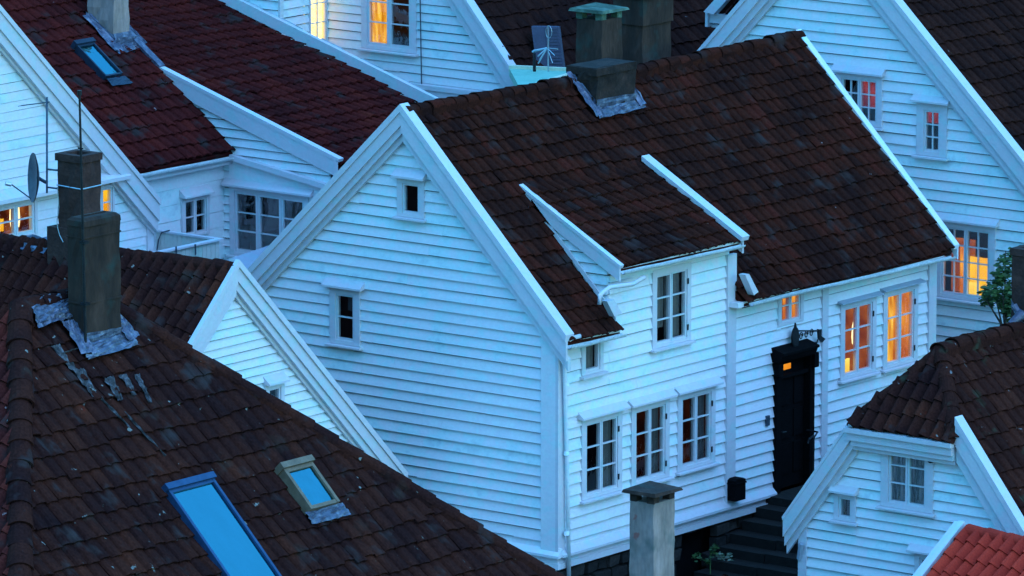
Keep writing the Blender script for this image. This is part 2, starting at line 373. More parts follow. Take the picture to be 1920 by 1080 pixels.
def caps(pts, mat, parent, r=.13, ln=.36, name='ridge_tiles', seed=3, lift=.02):
    """overlapping half-round ridge tiles along a polyline"""
    rnd = random.Random(seed); mb = MB()
    for a, b in zip(pts[:-1], pts[1:]):
        a = V(a); b = V(b); d = b - a; n = max(1, round(d.length / ln)); d /= n; du = d.normalized()
        side = du.cross(Z).normalized(); up = side.cross(du)
        for i in range(n):
            p0 = a + d * i + side * rnd.gauss(0, .008) + up * (lift + rnd.gauss(0, .008)); p1 = p0 + d * 1.12 + up * rnd.gauss(0, .006)
            mb.beam(p0 - up * .09, p1 - up * .09, r * 2.1, .14, up)
            k = len(mb.v); seg = 8
            for p, rr in ((p0, r * 1.16), (p1, r * .94)):
                for inner in (1, .86):
                    for s in range(seg + 1):
                        th = math.pi * s / seg; mb.v.append(tuple(p + side * math.cos(th) * rr * inner + up * (math.sin(th) * rr * .85 * inner - .04)))
            m = seg + 1
            for s in range(seg):
                mb.f.append((k + s, k + s + 1, k + 2 * m + s + 1, k + 2 * m + s)); mb.f.append((k + s, k + s + 1, k + m + s + 1, k + m + s))
                mb.f.append((k + 2 * m + s, k + 2 * m + s + 1, k + 3 * m + s + 1, k + 3 * m + s))
    return mb.build(name, mat, parent)

def rake(mb, fr, top, bot, side, steps=((0, .17, .17, .21), (.14, .31, .09, .17), (.27, .42, .03, .09)), capn=(-.08, .235), cap=True, capth=.03, drop=.0, vend=True):
    """bargeboards below the line top->bot in the wall frame; side=+1 wall lies below it"""
    (s0, t0), (s1, t1) = top, bot
    d = V((s1 - s0, t1 - t0)); L = d.length; d /= L; nrm = V((d.y, -d.x))
    if nrm.y > 0: nrm = -nrm      # points down/inwards
    vx = 1 / max(.2, abs(d.x))     # plumb offset for a given board width
    for a, b, n0, n1 in steps:
        # vertical cuts at both ends
        mb.prism(fr, [(s0, t0 - a * vx), (s1, t1 - a * vx), (s1, t1 - b * vx), (s0, t0 - b * vx)] if s1 > s0 else [(s1, t1 - a * vx), (s0, t0 - a * vx), (s0, t0 - b * vx), (s1, t1 - b * vx)], n0, n1)
    if cap:
        e = .0; h = capth * vx
        pl = [(s0, t0 + .001), (s1, t1 + .001), (s1 + d.x * .03, t1 + h + d.y * .03), (s0, t0 + h)]
        if s1 < s0: pl = pl[::-1]
        mb.prism(fr, pl, capn[0], capn[1])

def sheet(mb, fr, q, n0, amp, k=8, seed=1, th=.004):
    """crumpled metal sheet over a quad of (s,t) points"""
    rnd = random.Random(seed); g = []
    for j in range(k + 1):
        row = []
        for i in range(k + 1):
            u, v = i / k, j / k
            a = [(q[0][c] * (1 - u) + q[1][c] * u) * (1 - v) + (q[3][c] * (1 - u) + q[2][c] * u) * v for c in (0, 1)]
            row.append(fr.pt(a[0] + rnd.uniform(-1, 1) * amp * .5, a[1] + rnd.uniform(-1, 1) * amp * .5, n0 + rnd.uniform(-1, 1) * amp))
        g.append(row)
    b = len(mb.v)
    for row in g: mb.v += [tuple(p) for p in row]
    for j in range(k):
        for i in range(k):
            a = b + j * (k + 1) + i; mb.f.append((a, a + 1, a + k + 2, a + k + 1))

def gutter(mb, p, q, r=.07, seed=2, th=.012):
    """half-round gutter, slightly sagging"""
    rnd = random.Random(seed); p = V(p); q = V(q); n = max(4, int((q - p).length / .5)); d = (q - p).normalized(); a = d.cross(Z).normalized()
    k = len(mb.v); seg = 8
    for i in range(n + 1):
        c = p + (q - p) * (i / n) + Z * rnd.gauss(0, .008)
        for rr in (r, r - th):
            for s in range(seg + 1):
                th_ = math.pi + math.pi * s / seg; mb.v.append(tuple(c + a * math.cos(th_) * rr + Z * math.sin(th_) * rr))
    m = 2 * (seg + 1)
    for i in range(n):
        for s in range(seg):
            x = k + i * m + s; mb.f.append((x, x + 1, x + m + 1, x + m)); x += seg + 1; mb.f.append((x, x + 1, x + m + 1, x + m))
        for s in (0, seg):
            x = k + i * m + s; mb.f.append((x, x + seg + 1, x + seg + 1 + m, x + m))

def solid(mb, pts_bottom, z1s):
    """closed prism: ground outline and per-corner top heights"""
    mb.hexa([V(p) for p in pts_bottom], [V((p[0], p[1], z)) for p, z in zip(pts_bottom, z1s)])

WF = lambda x, y, z=0: Fr((x, y, z), X, Z, -Y)      # wall facing -Y (left in the picture)
RF = lambda x, y, z=0: Fr((x, y, z), Y, Z, X)       # wall facing +X (right in the picture)
def slope_fr(p, q, top):
    p = V(p); q = V(q); top = V(top); S = (q - p).normalized(); Tt = (top - p); Tt = (Tt - S * Tt.dot(S)).normalized(); return Fr(p, S, Tt)
BROWN = 'white wooden houses of the old town'

def chimney(parent, x0, x1, y0, y1, z0, z1, mat, band=(), cap='flat', capmat=None, flue=True, rough=.012, label=None):
    """rendered chimney with jittered courses, bands (z, height, proud) and a cap"""
    rnd = random.Random(int(x0 * 100 + z1 * 10)); mb = MB(); k = max(2, int((z1 - z0) / .22)); rings = []
    for i in range(k + 1):
        z = z0 + (z1 - z0) * i / k; g = []
        nx = 4
        for (a, b) in [((x0, y0), (x1, y0)), ((x1, y0), (x1, y1)), ((x1, y1), (x0, y1)), ((x0, y1), (x0, y0))]:
            for j in range(nx):
                t = j / nx; g.append(V((a[0] + (b[0] - a[0]) * t + rnd.gauss(0, rough), a[1] + (b[1] - a[1]) * t + rnd.gauss(0, rough), z)))
        rings.append(g)
    n = len(rings[0])
    for g in rings: mb.v += [tuple(p) for p in g]
    for i in range(k):
        for j in range(n):
            m = (j + 1) % n; mb.f.append((i * n + j, i * n + m, (i + 1) * n + m, (i + 1) * n + j))
    mb.f.append(tuple(k * n + j for j in range(n)))
    F = Fr((0, 0, 0), X, Y, Z)
    for bz, bh, bp in band:
        mb.box(F, x0 - bp, x1 + bp, y0 - bp, y1 + bp, bz, bz + bh)
    c = mb.build('chimney', mat, parent)
    if label: c['label'] = label
    cm = capmat or mat; g = MB(); w = min(x1 - x0, y1 - y0)
    if cap == 'slab':      # slab raised on corner stubs
        for a in (x0 + .07, x1 - .07):
            for b in (y0 + .07, y1 - .07): g.box(F, a - .07, a + .07, b - .07, b + .07, z1 - .01, z1 + .13)
        g.hexa([V((x0 - .1, y0 - .1, z1 + .13)), V((x1 + .1, y0 - .1, z1 + .13)), V((x1 + .1, y1 + .1, z1 + .13)), V((x0 - .1, y1 + .1, z1 + .13))],
               [V((x0 - .08, y0 - .08, z1 + .18)), V((x1 + .08, y0 - .08, z1 + .19)), V((x1 + .08, y1 + .08, z1 + .17)), V((x0 - .08, y1 + .08, z1 + .20))])
        g.build('chimney_cap', cm, c)
    elif cap == 'rim':
        t = .09
        for q in ((x0 - .03, x1 + .03, y0 - .03, y0 + t), (x0 - .03, x1 + .03, y1 - t, y1 + .03), (x0 - .03, x0 + t, y0 + t, y1 - t), (x1 - t, x1 + .03, y0 + t, y1 - t)):
            g.box(F, *q, z1, z1 + .12)
        g.build('chimney_rim', cm, c)
    return c

def skylight(parent, rf, px4, mat, glass='skyglass', top=.0, flash=None, h=.12, fw=.07, label=None):
    """roof window from its photo corners: top-left, top-right, bottom-left"""
    tl, tr, bl = [rf.px(*p, h) for p in px4]
    s0, s1, t0, t1 = (tl[0] + bl[0]) / 2, (tl[0] + bl[0]) / 2 + (tr[0] - tl[0]), bl[1], (tl[1] + tr[1]) / 2
    g = MB()
    g.box(rf, s0, s0 + fw, t0, t1, -.02, h); g.box(rf, s1 - fw, s1, t0, t1, -.02, h)
    g.box(rf, s0 + fw, s1 - fw, t0, t0 + fw, -.02, h - .01); g.box(rf, s0 + fw, s1 - fw, t1 - fw, t1, -.02, h - .004)
    w = g.build('skylight', mat, parent)
    if label: w['label'] = label
    g = MB(); g.box(rf, s0 + fw, s1 - fw, t0 + fw, t1 - fw, h - .05, h - .035); g.build('pane', M[glass], w)
    g = MB(); g.box(rf, s0 + fw, s1 - fw, t0 + fw, t1 - fw, -.02, h - .06); g.build('shaft_lining', M['room'], w)
    if top:
        g = MB(); g.box(rf, s0 - .03, s1 + .03, t1, t1 + top, -.02, h + .04); g.build('top_cover', mat, w)
    if flash:
        g = MB(); sheet(g, rf, [(s0 - .1, t0 - flash), (s1 + .12, t0 - flash), (s1 + .1, t0), (s0 - .08, t0)], .085, .014, 9); g.build('flashing', M['lead'], w)
    return (s0, s1, t0, t1)

# ================================================================== MAIN HOUSE
def rough_stone(mb, fr, s0, s1, t0, t1, h=.24, seed=5, holes=()):
    rnd = random.Random(seed); t = t0
    while t < t1:
        hh = min(h * rnd.uniform(.7, 1.3), t1 - t); s = s0 - rnd.uniform(0, .2)
        while s < s1:
            w = rnd.uniform(.25, .6); a, b = max(s, s0), min(s + w, s1)
            if b - a > .04 and not any(hl[0] < (a + b) / 2 < hl[1] and hl[2] < t + hh / 2 < hl[3] for hl in holes):
                j = lambda: rnd.uniform(-.02, .02); pr = rnd.uniform(-.03, .04)
                q = [(a + .012, t + .012), (b - .012, t + .012), (b - .012, t + hh - .012), (a + .012, t + hh - .012)]
                q2 = [(x + j() + (.03 if i in (0, 3) else -.03), y + j() * .5 + (.02 if i < 2 else -.02)) for i, (x, y) in enumerate(q)]
                mb.hexa([fr.pt(*p, -.1) for p in q], [fr.pt(*p, pr + j()) for p in q2])
            s += w
        t += hh

h1 = thing('wooden_house', 'long white house in the middle with a black front door and wide roof dormer', 'house', (0, 0, 0), BROWN)
g1 = WF(0, 0); f1 = RF(0, 0)
RX, RZ = -3.24, 7.32; EX, EZ = .33, 3.74; LX, LZ = -6.98, 3.78; Y1 = 11.47
# roofs
rq = [(EX, -.13, EZ), (EX, Y1, EZ - .08), (RX, -.13, RZ), (RX, Y1 + .1, RZ - .03)]
# the roof is left out in front of the wide dormer, down to the eaves
DC = []

tiles([(LX, Y1, LZ), (LX, -.13, LZ), (RX, Y1, RZ - .03), (RX, -.13, RZ)], M['tile_main'], h1, .5, .6, seed=12, sag=.05)
def ridge_pts(a, b, n, sag, jit=.012, seed=1):
    r = random.Random(seed); a = V(a); b = V(b); return [a + (b - a) * (i / n) - Z * (sag * math.sin(math.pi * i / n)) + Z * r.gauss(0, jit) for i in range(n + 1)]
caps(ridge_pts((RX, -.12, RZ + .03), (RX, Y1 + .1, RZ), 12, .06, seed=4), M['tile_main'], h1, .13, .38, seed=5)
rf1 = slope_fr(rq[0], rq[1], rq[2])
# windows on the gable
H = {}
def W(fr, key, tl, br): H.setdefault(key, []).append(winrect(fr, tl, br)); return H[key][-1]
ga = W(g1, 'g1', (757, 342), (789, 403)); gb = W(g1, 'g1', (632, 549), (667, 641))
slopeR = (RZ - EZ) / (EX - RX); slopeL = (RZ - LZ) / (RX - LX)
clapboard(g1, [[(-6.9, 0), (-.0, 0), (0, RZ - (0 - RX) * slopeR - .1), (RX, RZ - .12), (-6.9, RZ - (RX + 6.9) * slopeL - .1)]], H['g1'], .187, M['paint'], h1, .02)
window(h1, g1, 0, 0, 1, 1, hole=ga, hood_w=.05, cas=.11)
window(h1, g1, 0, 0, 1, 2, hole=gb, hood_w=.10, cas=.13, curtains=[(.35, 1, .62, 1, 'curtain', .12)])
# facade
FW = [((1093, 640), (1121, 691)), ((1227, 517), (1284, 632)), ((1095, 795), (1154, 913)), ((1188, 771), (1243, 888)), ((1275, 747), (1329, 861)), ((1461, 545), (1497, 597)), ((1580, 578), (1631, 691)), ((1660, 554), (1709, 671))]
fr_ = [W(f1, 'f1', a, b) for a, b in FW]
dy0, dy1 = f1.px(1449, 700, .0)[0], f1.px(1527, 700, .08)[0]; dz0, dz1 = .05, f1.px(1450, 672)[1]
H['f1'].append((dy0, dy1, -.5, dz1))
yd0, yd1 = f1.px(1140, 560)[0], f1.px(1362, 500)[0]
clapboard(f1, [[(0, 0), (yd0, 0), (yd0, 3.80), (0, 3.84)], [(yd0, 0), (yd1, 0), (yd1, 4.60), (yd0, 4.62)], [(yd1, 0), (6.32, 0), (6.32, 3.72), (yd1, 3.74)], [(6.32, -.3), (11.30, -.3), (11.30, 3.62), (6.32, 3.72)]], H['f1'], .196, M['paint_b'], h1, .0)
window(h1, f1, 0, 0, 1, 1, hole=fr_[0], hood=False, sill=True, cas=.09, curtains=[(0, 1, 0, 1, 'curtain_lt', .1)])
window(h1, f1, 0, 0, 2, 3, hinges=True, hole=fr_[1], hood=False, cas=.11, curtains=[(0, .48, .2, 1, 'curtain_lt', .12), (.5, 1, .0, 1, 'curtain_lt', .12)], room='room')
window(h1, f1, 0, 0, 2, 3, hinges=True, hole=fr_[2], cas=.12, curtains=[(.6, 1, 0, 1, 'curtain', .1)])
window(h1, f1, 0, 0, 2, 3, hinges=True, hole=fr_[3], cas=.12, room='e_brown', curtains=[(.55, 1, 0, 1, 'curtain', .1)])
window(h1, f1, 0, 0, 2, 3, hinges=True, hole=fr_[4], cas=.12, room='e_brown', curtains=[(.5, 1, 0, 1, 'curtain', .1), (0, .2, 0, 1, 'curtain', .1)])
window(h1, f1, 0, 0, 2, 2, hole=fr_[5], hood=False, sill=False, cas=.09, room='e_orange', curtains=[(0, .4, 0, 1, 'e_red', .1)], label='small lit window with a red glow above the door')
window(h1, f1, 0, 0, 2, 3, hinges=True, hole=fr_[6], cas=.12, room='e_dimorange', lamp=(.84, .52, .055, .23, 'e_lamp'), curtains=[(.04, .40, 0, .22, 'e_yellow', .08)], label='lit window with a hanging lamp', hood_mat=M['paint_dk'], hood_h=.05)  # the low yellow curtain panel stands in for an amber lamp
window(h1, f1, 0, 0, 2, 3, hinges=True, hole=fr_[7], cas=.12, room='e_orange', curtains=[(0, .48, 0, 1, 'e_curt', .1), (.08, .40, 0, .35, 'e_yellow', .16)], label='brightly lit window with a glowing curtain', hood_mat=M['paint_dk'], hood_h=.05)
# boards on the facade and corners
mb = MB()
mb.box(g1, -.31, .001, -.02, EZ + .1, 0, .062)
mb.build('corner_board', M['paint'], h1)
mb = MB(); mb.box(f1, -.06, .13, -.02, EZ + .05, 0, .06); mb.build('corner_board', M['trim'], h1); mb = MB()
y = f1.px(1366, 700)[0]; mb.box(f1, y - .13, y + .13, .0, 4.5, 0, .07); mb.build('wall_board', M['trim'], h1); mb = MB()
y = f1.px(1543, 600)[0]; mb.box(f1, y - .09, y + .09, -.2, 3.66, 0, .06); mb.build('wall_board', M['trim'], h1); mb = MB()
mb.box(f1, 11.08, 11.32, -.3, 3.62, 0, .065)
mb.build('corner_board', M['trim'], h1)
# base trim: sloping ledge over a recessed strip and a lower band
for fr, a, b in ((g1, -6.9, .0), (f1, 0, 6.26)):
    mb = MB(); mb.extr(fr, [(0, .12), (.125, .0), (.125, -.045), (0, -.03)], a, b + (.115 if fr is g1 else 0)); mb.extr(fr, [(0, -.03), (.03, -.03), (.03, -.15), (0, -.15)], a, b + (.03 if fr is g1 else 0))
    mb.extr(fr, [(0, -.15), (.07, -.15), (.07, -.25), (0, -.25)], a, b + (.07 if fr is g1 else 0)); mb.build('base_trim', M['paint'] if fr is g1 else M['trim'], h1)
# gable bargeboards
mb = MB(); rake(mb, g1, (RX, RZ + .02), (EX, EZ + .02), 1, steps=((0, .24, .15, .20), (.22, .36, .06, .15)), capn=(-.0, .225), capth=.10)
mb.build('bargeboard', M['trim'], h1)
mb = MB(); rake(mb, g1, (RX, RZ + .02), (LX, LZ + .02), 1, steps=((0, .17, .16, .20), (.14, .27, .10, .16), (.24, .36, .03, .10)), capn=(-.0, .225), capth=.10)
mb.build('bargeboard', M['trim'], h1)
# far verge board seen along the right edge of the roof
g1b = Fr((0, Y1 + .02, 0), X, Z, -Y)
mb = MB(); rake(mb, g1b, (RX, RZ + .0), (EX, EZ - .06), 1, steps=((0, .14, -.13, -.09),), capn=(-.13, .03), capth=.07); mb.build('verge_board', M['paint'], h1)
# gutters and soffit boards
mb = MB(); gutter(mb, (EX + .03, -.15, EZ - .07), (EX + .03, yd0, EZ - .08), .06); mb.build('gutter', M['gutter'], h1); mb = MB(); gutter(mb, (EX + .03, yd1 + .26, EZ - .1), (EX + .03, Y1 - .05, EZ - .17), .06, seed=9)
mb.build('gutter', M['gutter'], h1)
mb = MB(); mb.box(f1, -.1, yd0, EZ - .11, EZ - .02, 0, .26); mb.build('eaves_board', M['paint_b'], h1); mb = MB(); mb.box(f1, yd1, Y1 - .2, EZ - .17, EZ - .08, 0, .26); mb.build('eaves_board', M['paint_b'], h1)
# dormer
def on1(u, v, n=.07): return rf1.pt(*rf1.px(u, v, n), n)
A = on1(983, 352); B = on1(1203, 292)
ze = f1.px(1167, 512, .24)[1] + .11; xt = (A.x + B.x) / 2; zt = (A.z + B.z) / 2 - .05
ya, yb = yd0 - .04, yd1 + .06
d = thing  # noqa
dq = [(.30, ya + .05, ze), (.30, yb - .05, ze - .04), (xt, ya + .05, zt), (xt, yb - .05, zt)]
LR = Y1 + .13; u0, u1 = (yd0 - .02 + .13) / LR, (yd1 + .0) / LR; vt = (RZ - zt) / (RZ - EZ); vt = 1 - vt - .06
tiles(rq, M['tile_main'], h1, .225, .30, clipuv=[(0, 0), (u0, 0), (u0, vt), (u1, vt), (u1, .10), (u1 + .30 / LR, .09), (u1 + .30 / LR, 0), (1, 0), (1, 1), (0, 1)], seed=11, sag=.06, wob=.016)
tiles(dq, M['tile_main'], h1, .225, .30, seed=21, sag=.03, name='dormer_roof')
gd = WF(0, yd0)
kd = (zt - ze) / (.30 - xt); km = slopeR
zm = lambda x: RZ - (x - RX) * km
clapboard(gd, [[(0, zm(0)), (.0, ze + .30 * kd - .12), (xt - .1, zm(xt) - .12)]], [], .17, M['paint'], h1, .05, name='dormer_cheek')
mb = MB(); rake(mb, gd, (xt, zt - .0), (.30, ze), 1, steps=((0, .20, .04, .075), ), capn=(-.02, .09), capth=.06)
# board along the main roof at the foot of the cheek
mb.prism(gd, [(xt + .25, zm(xt + .25) + .02), (.22, zm(.22) + .02), (.22, zm(.22) + .13), (xt + .25, zm(xt + .25) + .12)], .05, .075)
mb.build('bargeboard', M['trim'], h1)
gd2 = Fr((0, yb, 0), X, Z, -Y); mb = MB(); rake(mb, gd2, (xt + .02, zt + .02), (.34, ze - .02), 1, steps=(), capn=(-.12, .10), capth=.08)
mb.prism(gd2, [(xt, zt - .2), (.3, ze - .25), (.3, ze), (xt, zt)], -.04, .0); mb.build('verge_board', M['trim'], h1)
mb = MB(); mb.prism(Fr((0, yb - .03, 0), X, Z, -Y), [(0, zm(0)), (0, ze + .30 * kd - .12), (xt + .1, zt - .16)], -.05, 0); mb.build('dormer_cheek', M['paint'], h1)
mb = MB(); gutter(mb, (.33, ya + .02, ze - .06), (.33, yb - .02, ze - .10), .055, seed=4)
mb.build('gutter', M['gutter'], h1)
mb = MB(); mb.box(f1, yd0, yd1, ze - .14, ze - .03, 0, .24); mb.build('eaves_board', M['paint_b'], h1)
# gutter outlet elbow spilling on the lower roof
p = V((.33, yd0 - .02, ze - .1)); q = hit(1128, 548, 'x', .40)
mb = MB(); mb.tube([V((.36, yd0 + .55, ze - .24)), V((.38, yd0 + .2, ze - .30)), q + V((0, .22, .05)), q + V((0, .06, .0)), q + V((0, -.05, -.05)), q + V((0, -.07, -.20))], .04, 10)
mb.build('gutter_elbow', M['trim'], h1, True)
# end blocks left and right of the dormer front
mb = MB(); s, t = f1.px(1146, 574, .36); mb.prism(f1, [(s - .2, t + .12), (s + .0, t + .12), (s + .22, t - .14), (s + .02, t - .18)], .30, .42); mb.build('eaves_block', M['trim'], h1); mb = MB()
s = yb + .05; mb.prism(f1, [(s - .1, 4.18), (s + .02, 4.18), (s + .30, 3.82), (s + .17, 3.78)], .26, .40)
mb.build('eaves_block', M['trim'], h1)
# downpipe
mb = MB(); q = [hit(1088, 630, 'x', .36), hit(1072, 634, 'x', .30), hit(1060, 650, 'x', .16), hit(1059, 700, 'x', .12), hit(1064, 900, 'x', .12), hit(1067, 1100, 'x', .12)]
mb.tube(q, .038, 10)
for v in (720, 850, 1000): c = hit(1062, v, 'x', .12); mb.tube([c - Z * .03, c + Z * .03], .05, 10)
mb.build('downpipe', M['paint'], h1, True)
# door
mb = MB(); mb.box(f1, dy0, dy0 + .14, dz0 - .5, dz1, -.12, .09); mb.box(f1, dy1 - .14, dy1, dz0 - .5, dz1, -.12, .09); mb.box(f1, dy0 + .14, dy1 - .14, dz1 - .10, dz1, -.12, .085)
mb.box(f1, dy0 + .14, dy1 - .14, dz1 - .40, dz1 - .34, -.10, .05)
mb.build('door_frame', M['black'], h1)
mb = MB(); mb.box(f1, dy0 + .14, dy1 - .14, dz0 - .05, dz1 - .40, -.10, -.05)
for a, b in ((dy0 + .2, dy0 + .58), (dy0 + .70, dy1 - .2)):
    for z0, z1 in ((.2, .75), (.85, 1.35), (1.45, 1.95)): mb.box(f1, a, b, dz0 + z0, dz0 + z1, -.05, -.03)
do = mb.build('door', M['black'], h1)
mb = MB(); mb.tube([f1.pt(dy0 + .24, dz0 + 1.0, -.02), f1.pt(dy0 + .24, dz0 + 1.0, .05), f1.pt(dy0 + .34, dz0 + 1.0, .06)], .014, 6); mb.build('door_handle', M['iron'], do)
tl_ = f1.px(1461, 681, -.05); br_ = f1.px(1481, 689, -.05)
mb = MB(); mb.box(f1, dy0 + .14, dy1 - .14, dz1 - .34, dz1 - .10, -.10, -.06); tr = mb.build('transom', M['black'], h1)
mb = MB(); m_ = tl_[0] + .13; mb.box(f1, tl_[0], m_ - .03, dz1 - .28, dz1 - .18, -.06, -.05); mb.box(f1, m_, br_[0] + .03, dz1 - .28, dz1 - .18, -.06, -.05); mb.build('lit_pane', M['e_orange'], tr)
c0_ = (f1.px(1444, 668, .0)[0], f1.px(1460, 664, .30)[1]); c1_ = f1.px(1537, 641, .30); cz = (c0_[1] + c1_[1]) / 2 - .20
mb = MB(); mb.extr(f1, [(0, cz - .02), (.20, cz - .02), (.24, cz + .04), (.26, cz + .10), (.30, cz + .12), (.30, cz + .16), (0, cz + .25)], c0_[0], c1_[0])
mb.box(f1, dy0 - .03, dy0 + .10, cz - .28, cz - .02, 0, .16); mb.box(f1, dy1 - .10, dy1 + .03, cz - .28, cz - .02, 0, .16)
mb.build('door_canopy', M['black'], h1)
# number plate / meter on the wall
mb = MB(); s, t = f1.px(1435, 788); mb.box(f1, s - .045, s + .045, t - .09, t + .09, .03, .07); mb.build('wall_meter', M['steel'], h1)
# foundation
mb = MB(); sdoor = (f1.px(1275, 1000)[0], f1.px(1332, 1000)[0], -2.2, -.32)
rough_stone(mb, Fr((0, 0, 0), X, Z, -Y), -6.9, 0, -3.2, -.25, seed=8); rough_stone(mb, f1, 0, 11.3, -3.2, -.25, seed=9, holes=[sdoor])
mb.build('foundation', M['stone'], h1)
mb = MB(); mb.box(f1, sdoor[0], sdoor[1], -2.3, -.25, -.35, -.2); mb.build('cellar_door', M['black'], h1)
# closed core: back and far walls
mb = MB(); solid(mb, [(-6.88, .6, -3.2), (-.6, .6, -3.2), (-.6, 11.2, -3.2), (-6.88, 11.2, -3.2)], [3.55] * 4); mb.build('inner_core', M['room'], h1)
mb = MB(); mb.prism(Fr((0, 11.3, 0), X, Z, -Y), [(-6.9, -3), (0, -3), (0, 3.6), (RX, RZ - .2), (-6.9, 3.6)], -.03, .0); mb.prism(Fr((-6.9, 0, 0), Y, Z, X), [(0, -3), (11.3, -3), (11.3, 3.7), (0, 3.7)], -.03, .0)
mb.build('back_wall', M['paint'], h1)

# chimney stub on the front slope near the ridge
x1 = -2.72
c0 = hit(1160, 225, 'x', x1)      # near corner of the stub at its foot
y0 = hit(1118, 200, 'x', x1).y; y1c = hit(1190, 195, 'x', x1).y; ztop = hit(1150, 122, 'x', x1).z
c = chimney(h1, x1 - .62, x1, y0, y1c, 6.0, ztop, M['sooty'], band=[(ztop - .14, .13, .03)], cap='none', rough=.025, label='low sooty chimney stub')
def flash_round(par, rf, x0, x1, y0, y1, w, seed, h=.09):
    """dressed lead around a chimney on a +X slope: left apron, right apron, front apron"""
    g = MB(); pl = lambda x, y: ((V((x, y, 0)) - V((rf.o.x, rf.o.y, 0))).dot(V((rf.S.x, rf.S.y, 0))), ((x - rf.o.x) / rf.T.x))
    tb = pl(x1, y0)[1]; tt = pl(x0, y0)[1]; sa, sb = pl(x1, y0)[0], pl(x1, y1)[0]
    sheet(g, rf, [(sa - w * .9, tb - .12), (sa + .02, tb - .18), (sa + .02, tt), (sa - w * .8, tt)], h + .02, .022, 9, seed)
    sheet(g, rf, [(sb - .02, tb - .1), (sb + w * .8, tb - .05), (sb + w * .5, tt), (sb - .02, tt)], h + .02, .022, 9, seed + 1)
    sheet(g, rf, [(sa - w * .7, tb - w * .75), (sb + w * .5, tb - w * .55), (sb + w * .4, tb + .04), (sa - w * .6, tb + .04)], h, .02, 10, seed + 2)
    # upstand against the shaft
    f = Fr((x1 + .012, 0, 0), Y, Z, X); zf = rf.pt(sa, tb).z
    sheet(g, f, [(y0 - .02, zf - .02), (y1 + .02, zf - .02), (y1 + .02, zf + .22), (y0 - .02, zf + .24)], .008, .01, 6, seed + 3)
    f = Fr((0, y0 - .012, 0), X, Z, -Y); zb = rf.pt(sa, tt).z
    sheet(g, f, [(x0, zb), (x1, zf), (x1, zf + .24), (x0, zb + .16)], .008, .01, 6, seed + 4)
    g.build('flashing', M['lead'], par)
flash_round(c, rf1, x1 - .62, x1, y0, y1c, .25, 31)
# two tall rendered chimneys behind the ridge
xb = -4.15
ya_ = hit(1128, 60, 'x', xb).y; yb_ = hit(1166, 60, 'x', xb).y
chimney(h1, xb - .58, xb, ya_, yb_, 5.6, hit(1131, 38, 'x', xb).z - .0, M['concrete'], cap='slab', capmat=M['mosscap'], rough=.008, label='narrower chimney with a pale green cap slab')
xb = -4.45
ya_ = hit(1205, 60, 'x', xb).y; yb_ = hit(1258, 60, 'x', xb).y; zt_ = hit(1209, 8, 'x', xb).z
chimney(h1, xb - .62, xb, ya_, yb_, 5.4, zt_, M['concrete'], band=[(hit(1209, 48, 'x', xb).z, .9, .03)], cap='slab', rough=.008, label='broad tall rendered chimney')

# things on the facade
m = thing('wall_bracket', 'black scrolled iron sign bracket standing on the canopy over the front door', 'bracket', (0.1, f1.px(1491, 650)[0], cz + .2))
mb = MB(); fb = RF(.14, 0)
s, t = fb.px(1491, 633); mb.prism(fb, [(s + .10 * math.cos(a), t + .19 * math.sin(a)) for a in [i * math.pi / 8 for i in range(16)]], -.02, .02)
mb.box(fb, s - .05, s + .05, t - .32, t - .12, -.025, .03); mb.prism(fb, [(s - .03, t + .18), (s + .03, t + .18), (s, t + .27)], -.015, .015)
mb.build('shield', M['iron'], m)
mb = MB(); e, e2 = fb.px(1539, 630); p0 = fb.pt(s + .08, t + .11); p1 = fb.pt(e - .04, e2 + .10); mb.tube([p0, p1], .016, 6)
mb.tube([fb.pt(s + .08, t - .16), fb.pt((s + e) / 2, t - .19), fb.pt(e - .12, e2 - .10), fb.pt(e - .02, e2 + .05), p1], .016, 6)
for k in range(3):
    cx = s + .18 + k * .16; mb.tube([fb.pt(cx + .055 * math.cos(a) * (1 - a / 14), t + .0 + k * .005 + .075 * math.sin(a) * (1 - a / 14)) for a in [i * .6 for i in range(14)]], .010, 5)
mb.prism(fb, [(e - .10, e2 + .14), (e + .0, e2 + .12), (e + .0, e2 + .0), (e + .12, e2 - .07), (e + .02, e2 - .12), (e - .08, e2 - .02)], -.02, .02)
mb.build('scroll', M['iron'], m)
s, t = f1.px(1363, 897, .06); s2, t2 = f1.px(1390, 938, .2)
mb = MB(); s2 = s + .30; mb.prism(f1, [(s, t2 + .02), (s2, t2 + .02), (s2, t - .03), (s + .23, t + .0), (s + .07, t + .0), (s, t - .03)], .07, .25); mb.box(f1, s - .015, s2 + .015, t - .10, t - .075, .07, .265)
m = mb.build('mailbox', M['black'], None); tag(m, 'small black mailbox low on the white facade left of the front door', 'mailbox')

# ================================================================== HOUSE 6 (left, gable towards the right)
h6 = thing('wooden_house', 'small white gabled house squeezed between the brown hip roof and the big house', 'house', (-6, -5.2, -3), BROWN)
xo = -2.62; ap = hit(449, 492, 'x', xo); er = hit(764, 890, 'x', xo); zr6 = ap.z - .10; yr6 = ap.y; ye6 = er.y; ze6 = er.z - .10
k6 = (zr6 - ze6) / (ye6 - yr6); XL6 = -9.6; yw6 = yr6 - (ye6 - yr6); xw6 = xo - .22
xe6 = xo - .05; rq6 = [(XL6, yw6, ze6), (xe6, yw6, ze6), (XL6, yr6, zr6 - .12), (xe6, yr6, zr6)]
tiles(rq6, M['tile_near'], h6, .235, .34, seed=61, sag=.02, amp=2.3, step=.025)
tiles([(xe6, ye6, ze6), (XL6, ye6, ze6), (xe6, yr6, zr6), (XL6, yr6, zr6 - .12)], M['tile_near'], h6, .5, .6, seed=62)
caps(ridge_pts((XL6, yr6, zr6 - .09), (xo - .1, yr6, zr6 + .03), 8, .03, seed=6), M['tile_near'], h6, .13, .36, seed=6)
